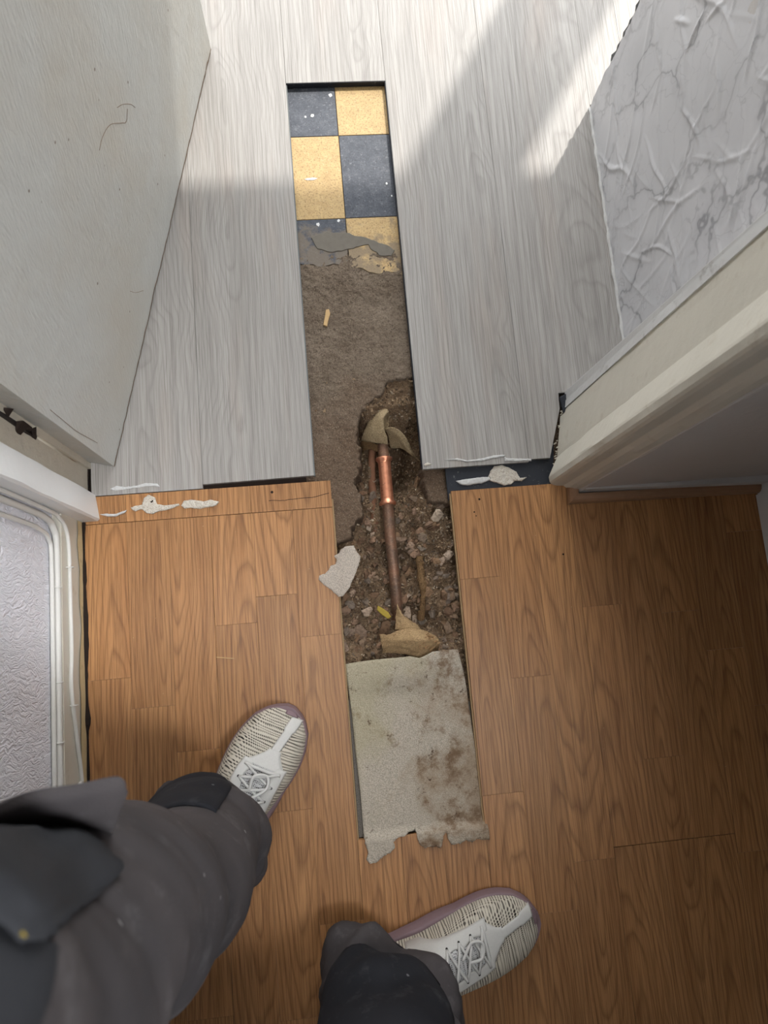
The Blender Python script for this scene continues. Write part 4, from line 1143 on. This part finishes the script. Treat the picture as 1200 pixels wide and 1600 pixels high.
def shoe(heel, toe, left):
    heel = np.array(heel, float); toe = np.array(toe, float)
    L = np.linalg.norm(toe - heel); fx = (toe - heel) / L; fyv = np.array([-fx[1], fx[0]])
    med = -1.0 if left else 1.0                       # sign of the medial side (local +y = left of the walking direction)
    rootp = heel + fx * L * 0.5
    def W(s, y, z):                                    # s 0..1 along, y medial-positive
        # banana: the forefoot swings to the medial side
        bend = 0.016 * s * s
        q = heel + fx * (s * L) + fyv * med * (y + bend)
        return (q[0], q[1], z)
    ss = np.array([0, .01, .04, .10, .2, .3, .42, .55, .66, .75, .83, .90, .95, .985, 1.0])
    hm = np.array([0.004, .016, .027, .035, .036, .034, .035, .043, .050, .052, .049, .041, .030, .016, .004])      # medial half-width
    hl = np.array([0.004, .016, .027, .035, .038, .040, .044, .050, .053, .053, .049, .041, .030, .016, .004])      # lateral half-width
    hh = np.array([.050, .066, .080, .094, .106, .112, .105, .088, .073, .063, .056, .050, .044, .036, .026])
    s2 = np.r_[np.linspace(0, .1, 8), np.linspace(.12, .88, 44), np.linspace(.9, 1, 14)]
    itp = lambda a: np.interp(s2, ss, a)
    Hm, Hl, Hh = itp(hm), itp(hl), itp(hh)
    def smooth(a):
        b_ = a.copy()
        for _ in range(3): b_[1:-1] = (b_[:-2] + 2 * b_[1:-1] + b_[2:]) / 4
        return b_
    Hm, Hl, Hh = smooth(Hm), smooth(Hl), smooth(Hh)
    n = len(s2)
    sh = empty('shoe', (rootp[0], rootp[1], 0)); sh.parent = person; sh.location = Vector((rootp[0], rootp[1], 0)) - WO['person']
    ang = math.atan2(fx[1], fx[0])
    def part(name, V, F, mat, parent=sh, smooth_=True):
        o = mk(name, V, F, mat, parent, origin=(rootp[0], rootp[1], 0), smooth=smooth_)
        # turn the object's own axes with the shoe so that its texture follows the foot
        Rz = Matrix.Rotation(ang, 4, 'Z')
        o.data.transform(Rz.inverted())
        if parent == sh: o.rotation_euler = (0, 0, ang)
        return o
    # sole
    outline = [(s, m + 0.0022) for s, m in zip(s2, Hm)] + [(s, -l - 0.0016) for s, l in zip(s2[::-1], Hl[::-1])]
    lay = ((0.0, 0.93), (0.004, 1.0), (0.016, 1.0), (0.024, 1.0), (0.028, 0.97), (0.028, 0.90))
    V = []; m_ = len(outline)
    for z, k in lay:
        for s, y in outline:
            spring = 0.010 * max(0, (s - .78) / .22) ** 2
            flare = 1.0 + (0.16 if (y > 0 and 0.25 < s < 0.62) else 0.0) * math.sin((min(max(s, .25), .62) - .25) / .37 * math.pi) * (1 if z < 0.02 else 0.6)
            wrap = 0
            V.append(W((s - .5) * (1.004 if z < 0.02 else 0.994) + .5, y * k * flare, z + spring + wrap))
    F = []
    for i in range(len(lay) - 1):
        for k in range(m_):
            k2 = (k + 1) % m_; F.append((i * m_ + k, i * m_ + k2, (i + 1) * m_ + k2, (i + 1) * m_ + k))
    F += [tuple(range(m_)), tuple((len(lay) - 1) * m_ + k for k in range(m_))]
    o = part('sole', V, F, M['rubber'])
    bm = bmesh.new(); bm.from_mesh(o.data); bmesh.ops.recalc_face_normals(bm, faces=bm.faces[:]); bm.to_mesh(o.data); bm.free()
    # upper: cross-section arcs
    na = 26
    V = []
    for s, a, b_, h in zip(s2, Hm, Hl, Hh):
        z0 = 0.024 + 0.010 * max(0, (s - .78) / .22) ** 2
        for t in np.linspace(0, math.pi, na):
            c_, s_ = math.cos(t), math.sin(t)
            y = (a if c_ > 0 else b_) * np.sign(c_) * abs(c_) ** 0.72
            z = z0 + (h - z0) * abs(s_) ** 0.80
            V.append(W(s * 0.993 + 0.003, y, z))
    F = [tuple(r[::-1]) for r in grid_faces(n, na)]
    uo = part('upper', V, F, M['knit'])
    bm = bmesh.new(); bm.from_mesh(uo.data); bmesh.ops.recalc_face_normals(bm, faces=bm.faces[:]); bm.to_mesh(uo.data); bm.free()
    def top(s, y, dz=0.0):
        a = np.interp(s, s2, Hm); b_ = np.interp(s, s2, Hl); h = np.interp(s, s2, Hh)
        z0 = 0.024 + 0.010 * max(0, (s - .78) / .22) ** 2
        w_ = a if y > 0 else b_
        c_ = min(0.995, (abs(y) / w_)) ** (1 / 0.72)
        s_ = math.sqrt(1 - c_ * c_)
        return W(s * 0.993 + 0.003, y, z0 + (h - z0) * s_ ** 0.80 + dz)
    def ribbon(fn_l, fn_r, s0, s1, name, mat, dz, parent=sh, ns=30, nw=9):
        V = []
        for s in np.linspace(s0, s1, ns):
            l_, r_ = fn_l(s), fn_r(s)
            for k in range(nw):
                y = l_ + (r_ - l_) * k / (nw - 1)
                V.append(top(s, y, dz - (0.0012 if k in (0, nw - 1) else 0)))
        o = part(name, V, [tuple(r) for r in grid_faces(ns, nw)], mat, parent)
        m = o.modifiers.new('solid', 'SOLIDIFY'); m.thickness = 0.0012; m.offset = 0
        return o
    cy = lambda s: 0.003 + 0.010 * (s - .5) + 0.011 * max(0.0, s - .68) / .3
    ribbon(lambda s: cy(s) - 0.0065 - 0.002 * (s > .9), lambda s: cy(s) + 0.0065 + 0.002 * (s > .9), 0.765, 0.966, 'toe_strap', M['shoe_white'], 0.0016, uo)
    ws = lambda s: 0.004 + 0.026 * float(sstep(0.80, 0.69, np.array(s)))
    # eyelet panel: two arms and the bridge across the forefoot
    ribbon(lambda s: cy(s) - 0.006 - ws(s) * 0.9, lambda s: cy(s) + 0.006 + ws(s) * 0.9, 0.715, 0.800, 'eyelet_panel', M['shoe_white'], 0.0018, uo)
    for sg in (1, -1):
        ribbon(lambda s: cy(s) + sg * (0.017 + 0.0025 * math.sin(s * 60)), lambda s: cy(s) + sg * (0.033 - 0.03 * max(0, s - .68)), 0.34, 0.73, 'eyelet_panel', M['shoe_white'], 0.0018, uo)
    tg = ribbon(lambda s: cy(s) - 0.0185, lambda s: cy(s) + 0.0185, 0.22, 0.735, 'tongue', M['tongue'], 0.0014)
    # laces
    ev = np.linspace(0.705, 0.40, 6)
    for i in range(5):
        for sg in (1, -1):
            a = top(ev[i], cy(ev[i]) + sg * 0.0235, 0.0022); b_ = top(ev[i + 1], cy(ev[i + 1]) - sg * 0.0235, 0.0022)
            mid = [top(ev[i] + (ev[i + 1] - ev[i]) * u, cy(ev[i]) + sg * 0.0235 * (1 - 2 * u), 0.0042 + 0.002 * math.sin(u * math.pi) + (0.0016 if sg > 0 else 0)) for u in (.2, .5, .8)]
            v, f = tube(spline([a] + mid + [b_], 14), 0.0019, 8); part('lace', v, f, M['lace'], tg)
        a = [top(ev[i], cy(ev[i]) + y, 0.0038 + (0.001 if abs(y) < .02 else -0.002)) for y in (-.026, -.014, 0, .014, .026)]
        for sg in (1, -1):
            q_ = np.array(top(ev[i], cy(ev[i]) + sg * 0.0245, 0.0012)); v, f = tube([q_, q_ + (0, 0, 0.0022)], 0.0017, 8); part('eyelet', v, f, M['dark'], tg)
        if i in (0, 4):
            v, f = tube(spline(a, 14), 0.0024, 8); part('lace', v, f, M['lace'], tg)
    # a loose loop of lace end
    lp = [top(.58, cy(.5) + .006, .006), top(.64, cy(.5) + .020, .008), top(.69, cy(.6) + .012, .009), top(.67, cy(.6) - .004, .009), top(.61, cy(.5) + .0, .008)]
    v, f = tube(spline(lp, 24), 0.0022, 8); part('lace', v, f, M['lace'], tg)
    # toe bumper: the sole curling up over the toe
    ribbon(lambda s: -0.1 * np.interp(s, s2, Hl), lambda s: 0.8 * np.interp(s, s2, Hm), 0.968, 0.998, 'toe_bumper', M['rubber'], 0.0022, o if False else sh, ns=8)
    return sh

LH, LT = P(310, 1352)[:2], P(441, 1094)[:2]
lt = np.array(LT); ldir = np.array([math.sin(math.radians(27)), math.cos(math.radians(27))])
shoe(lt - ldir * 0.300, lt, True)
rtp = np.array(P(838, 1438)[:2]); rdir = np.array([math.cos(math.radians(8)), math.sin(math.radians(8))])
shoe(rtp - rdir * 0.300, rtp, False)
LA = lt - ldir * 0.300 * 0.80; RA = rtp - rdir * 0.300 * 0.80

# trousers: one skin over both legs and hips
def ring_tube(path, n=40):
    """path rows: x, y, z, radius, (aspect). Solid tube through spheres."""
    p = np.array(path, float)
    c = spline(p[:, :3], 60); r_ = np.interp(np.linspace(0, len(p) - 1, 60), np.arange(len(p)), p[:, 3])
    return tube(c, r_, n)
Lleg = [(*P(px, py, z), r) for px, py, z, r in ((318, 1300, .05, .073), (317, 1308, .10, .071), (313, 1325, .25, .068), (270, 1394, .40, .069), (206, 1432, .50, .074), (130, 1440, .60, .078), (6, 1562, .70, .083), (-196, 1692, .80, .088), (-573, 1863, .90, .098))] + [(-.21, -.20, .97, .10)]
Rleg = [(RA[0] - .004, RA[1] - .012, .050, .088), (RA[0] - .006, RA[1] - .020, .10, .090), (RA[0] - .006, RA[1] - .038, .20, .092), (RA[0] - .02, RA[1] - .045, .36, .088), (RA[0] - .05, RA[1] - .03, .50, .088), (RA[0] - .12, RA[1] + .02, .70, .098), (RA[0] - .19, RA[1] + .06, .88, .108), (RA[0] - .21, RA[1] + .09, .97, .11)]
v, f = merge(ring_tube(Lleg), ring_tube(Rleg))
pv = [(-0.20 + .125 * math.cos(t) * k, -0.30 + .175 * math.sin(t) * k, z) for z, k in ((.84, .5), (.90, .95), (.97, 1.05), (1.04, 1.0)) for t in np.arange(36) * math.pi / 18]
pf = [(i * 36 + k, i * 36 + (k + 1) % 36, (i + 1) * 36 + (k + 1) % 36, (i + 1) * 36 + k) for i in range(3) for k in range(36)] + [tuple(range(36))[::-1], tuple(108 + k for k in range(36))]
v, f = merge((v, f), (pv, pf))
tmp = mk('trousers_tmp', v, f, None)
md = tmp.modifiers.new('remesh', 'REMESH'); md.mode = 'VOXEL'; md.voxel_size = 0.0065
md = tmp.modifiers.new('smooth', 'SMOOTH'); md.factor = 0.5; md.iterations = 6
dg = bpy.context.evaluated_depsgraph_get(); dg.update()
ev_ = tmp.evaluated_get(dg); me = bpy.data.meshes.new_from_object(ev_)
co = np.array([q.co for q in me.vertices]) + np.array(tmp.location)
no = np.array([q.normal for q in me.vertices])
bpy.data.objects.remove(tmp)
x, y, z = co.T
is_r = y < -0.34 - 0.5 * (x + 0.1) * 0
ph = np.arctan2(y - np.where(is_r, RA[1], LA[1]), x - np.where(is_r, RA[0], LA[0]))
fold = 0.010 * np.sin(z * 60 + 2.2 * np.sin(ph * 2 + 1) + 5 * fbm(x * 9, y * 9 + z * 9, 2)) * np.exp(-((z - 0.13) / 0.09) ** 2) * (0.6 + 0.6 * np.sin(ph + 1.2))
low = sstep(0.36, 0.10, z)
fold += (0.010 + 0.016 * low) * fbm(x * 15 + z * 9, y * 15 - z * 22, 4)
fold += low * 0.004 * np.sin((z * 1.0 + 0.05 * np.sin(ph * 2)) * 110 + 2 * fbm(x * 20, y * 20, 2))
fold += 0 + 0.005 * np.sin(z * 34 + 3 * np.sin(ph)) * np.exp(-((z - 0.48) / 0.10) ** 2)
fold += 0.012 * np.sin(ph * 3 + 0.8 + z * 6) * np.exp(-((z - 0.05) / 0.10) ** 2)
co = co + no * fold[:, None]
co[:, 2] = np.maximum(co[:, 2], 0.034)
trousers = mk('trousers', co, [tuple(p.vertices) for p in me.polygons], M['trouser'], person, origin=(-0.05, -0.40, 0), smooth=True)
BV = BVHTree.FromPolygons([Vector(c) for c in co], [tuple(p.vertices) for p in me.polygons])

def wrap_patch(axis, a0, a1, z0, z1, name, mat, off=0.003, nu=26, nv=24, edge=None, puff=0.0):
    """A shell of cloth laid on the trousers: rays shot at the leg's axis (list of x, y, z)."""
    ax = np.array(axis, float)
    V = []
    for i in range(nu):
        for j in range(nv):
            u, w = i / (nu - 1), j / (nv - 1)
            zc = z0 + (z1 - z0) * w + (edge(u) * (1 - w) if edge else 0)
            c = np.array([np.interp(zc, ax[:, 2], ax[:, 0]), np.interp(zc, ax[:, 2], ax[:, 1]), zc])
            t = a0 + (a1 - a0) * u
            d = np.array([math.cos(t), math.sin(t), 0])
            hit = BV.ray_cast(Vector(c + d * 0.15), Vector(-d), 0.15)
            q = np.array(hit[0]) if hit[0] is not None else c + d * 0.09
            rim = min(u, 1 - u, w, 1 - w)
            V.append(q + d * (off * min(1, rim * 12 + 0.15) + puff * math.sin(u * math.pi) * math.sin(w * math.pi)))
    G = np.array(V).reshape(nu, nv, 3)
    for _ in range(4):
        G[1:-1, 1:-1] = (G[:-2, 1:-1] + G[2:, 1:-1] + G[1:-1, :-2] + G[1:-1, 2:]) / 4 * .7 + G[1:-1, 1:-1] * .3
        for e_ in (0, -1):
            G[e_, 1:-1] = (G[e_, :-2] + G[e_, 2:]) / 4 + G[e_, 1:-1] / 2; G[1:-1, e_] = (G[:-2, e_] + G[2:, e_]) / 4 + G[1:-1, e_] / 2
    V = G.reshape(-1, 3)
    o = mk(name, V, grid_faces(nu, nv)[:, ::-1], mat, trousers, smooth=True)
    m = o.modifiers.new('solid', 'SOLIDIFY'); m.thickness = 0.0016; m.offset = 0
    return o
Lax = [q[:3] for q in Lleg]; Rax = [q[:3] for q in Rleg]
wrap_patch(Lax, math.radians(58), math.radians(165), 0.12, 0.36, 'knee_pocket', M['patch'], 0.006)
wrap_patch(Rax, math.radians(30), math.radians(150), 0.105, 0.34, 'knee_pocket', M['patch'], 0.012, edge=lambda u: 0.02 * (2 * u - 1) ** 2)

# cargo pocket on the outside of the left thigh
def at_z(lst): return [P(*q) for q in lst]
def cloth_grid(rows, name, mat, thick, nu=30, nv=26):
    a = np.array([spline([P(q[0], q[1], q[2] + 0.07) for q in r], nu) for r in rows])
    b_ = np.array([spline(a[:, j], nv) for j in range(nu)])
    V = b_.reshape(-1, 3)
    V = V + 0.0022 * np.c_[fbm(V[:, 0] * 40, V[:, 1] * 40, 3), fbm(V[:, 1] * 40 + 5, V[:, 2] * 40, 3), fbm(V[:, 2] * 40 + 8, V[:, 0] * 40, 3)]
    o = mk(name, V, grid_faces(nu, nv), mat, trousers, smooth=True)
    m = o.modifiers.new('solid', 'SOLIDIFY'); m.thickness = thick; m.offset = 0
    return o
cloth_grid([[(-60, 1282, .66), (40, 1238, .645), (120, 1224, .63), (185, 1212, .62), (200, 1238, .615)],
            [(-60, 1290, .655), (40, 1258, .645), (120, 1246, .632), (180, 1240, .62), (190, 1256, .612)],
            [(-60, 1292, .645), (40, 1272, .635), (110, 1272, .622), (165, 1280, .61), (178, 1292, .60)],
            [(-60, 1300, .62), (40, 1285, .61), (110, 1290, .60), (158, 1302, .585), (170, 1312, .58)]], 'pocket_flap', M['trouser'], 0.003)
def on_leg(px, py, off, z_else):
    d = Vector(list(R.T @ np.array([px - 600.0, 800.0 - py, -FPX]))).normalized()
    o_ = Vector((0, 0, H)); hit = BV.ray_cast(o_, d)
    if hit[0] is None or hit[0].z < z_else - 0.12: return P(px, py, z_else)
    q = hit[0] - d * off
    return np.array(q)
def leg_cloth(rows, name, mat, thick, nu=34, nv=26):
    a = np.array([spline([on_leg(*q) for q in r], nu) for r in rows])
    b_ = np.array([spline(a[:, j], nv) for j in range(nu)])
    V = b_.reshape(-1, 3)
    V = V + 0.0020 * np.c_[fbm(V[:, 0] * 40, V[:, 1] * 40, 3), fbm(V[:, 1] * 40 + 5, V[:, 2] * 40, 3), fbm(V[:, 2] * 40 + 8, V[:, 0] * 40, 3)]
    o = mk(name, V, grid_faces(nu, nv), mat, trousers, smooth=True)
    m = o.modifiers.new('solid', 'SOLIDIFY'); m.thickness = thick; m.offset = 0
    return o
leg_cloth([[(-120, 1430, .010, .80), (0, 1440, .008, .78), (62, 1468, .007, .76), (86, 1480, .004, .74)],
           [(-120, 1520, .010, .82), (-20, 1520, .009, .80), (50, 1530, .008, .78), (78, 1540, .004, .76)],
           [(-160, 1680, .010, .84), (-60, 1680, .009, .83), (0, 1680, .008, .82), (30, 1690, .004, .80)]], 'cargo_pocket', M['patch_grey'], 0.002)
leg_cloth([[(-110, 1292, .020, .70), (-20, 1296, .020, .70), (60, 1294, .020, .69), (118, 1297, .018, .68), (152, 1314, .016, .675), (178, 1338, .012, .67)],
           [(-110, 1322, .026, .73), (-10, 1322, .026, .73), (62, 1320, .026, .71), (122, 1322, .024, .70), (160, 1334, .020, .69), (190, 1350, .012, .675)],
           [(-100, 1362, .026, .75), (0, 1362, .026, .75), (62, 1360, .024, .74), (118, 1362, .022, .72), (156, 1366, .016, .70), (186, 1362, .008, .68)],
           [(-70, 1400, .022, .76), (10, 1400, .022, .76), (60, 1402, .021, .75), (104, 1402, .018, .73), (140, 1398, .012, .71), (160, 1388, .006, .69)],
           [(-20, 1428, .018, .77), (22, 1434, .018, .77), (54, 1436, .018, .76), (84, 1434, .015, .745), (108, 1424, .010, .73), (128, 1412, .006, .715)],
           [(26, 1462, .014, .78), (36, 1467, .015, .775), (46, 1470, .015, .77), (60, 1468, .013, .765), (74, 1460, .009, .755), (92, 1446, .006, .745)]], 'pocket_flap', M['patch_grey'], 0.003)
e = [on_leg(px, py, .020, .77) for px, py in ((38, 1454), (42, 1448), (62, 1441), (67, 1447), (46, 1458))]
V = np.vstack([np.array(e), np.array(e) + (0, 0, 0.003)]); F = [(4, 3, 2, 1, 0), (5, 6, 7, 8, 9)] + [(i, (i + 1) % 5, 5 + (i + 1) % 5, 5 + i) for i in range(5)]
tag(mk('pocket_tag', V, F, M['yellow'], trousers))
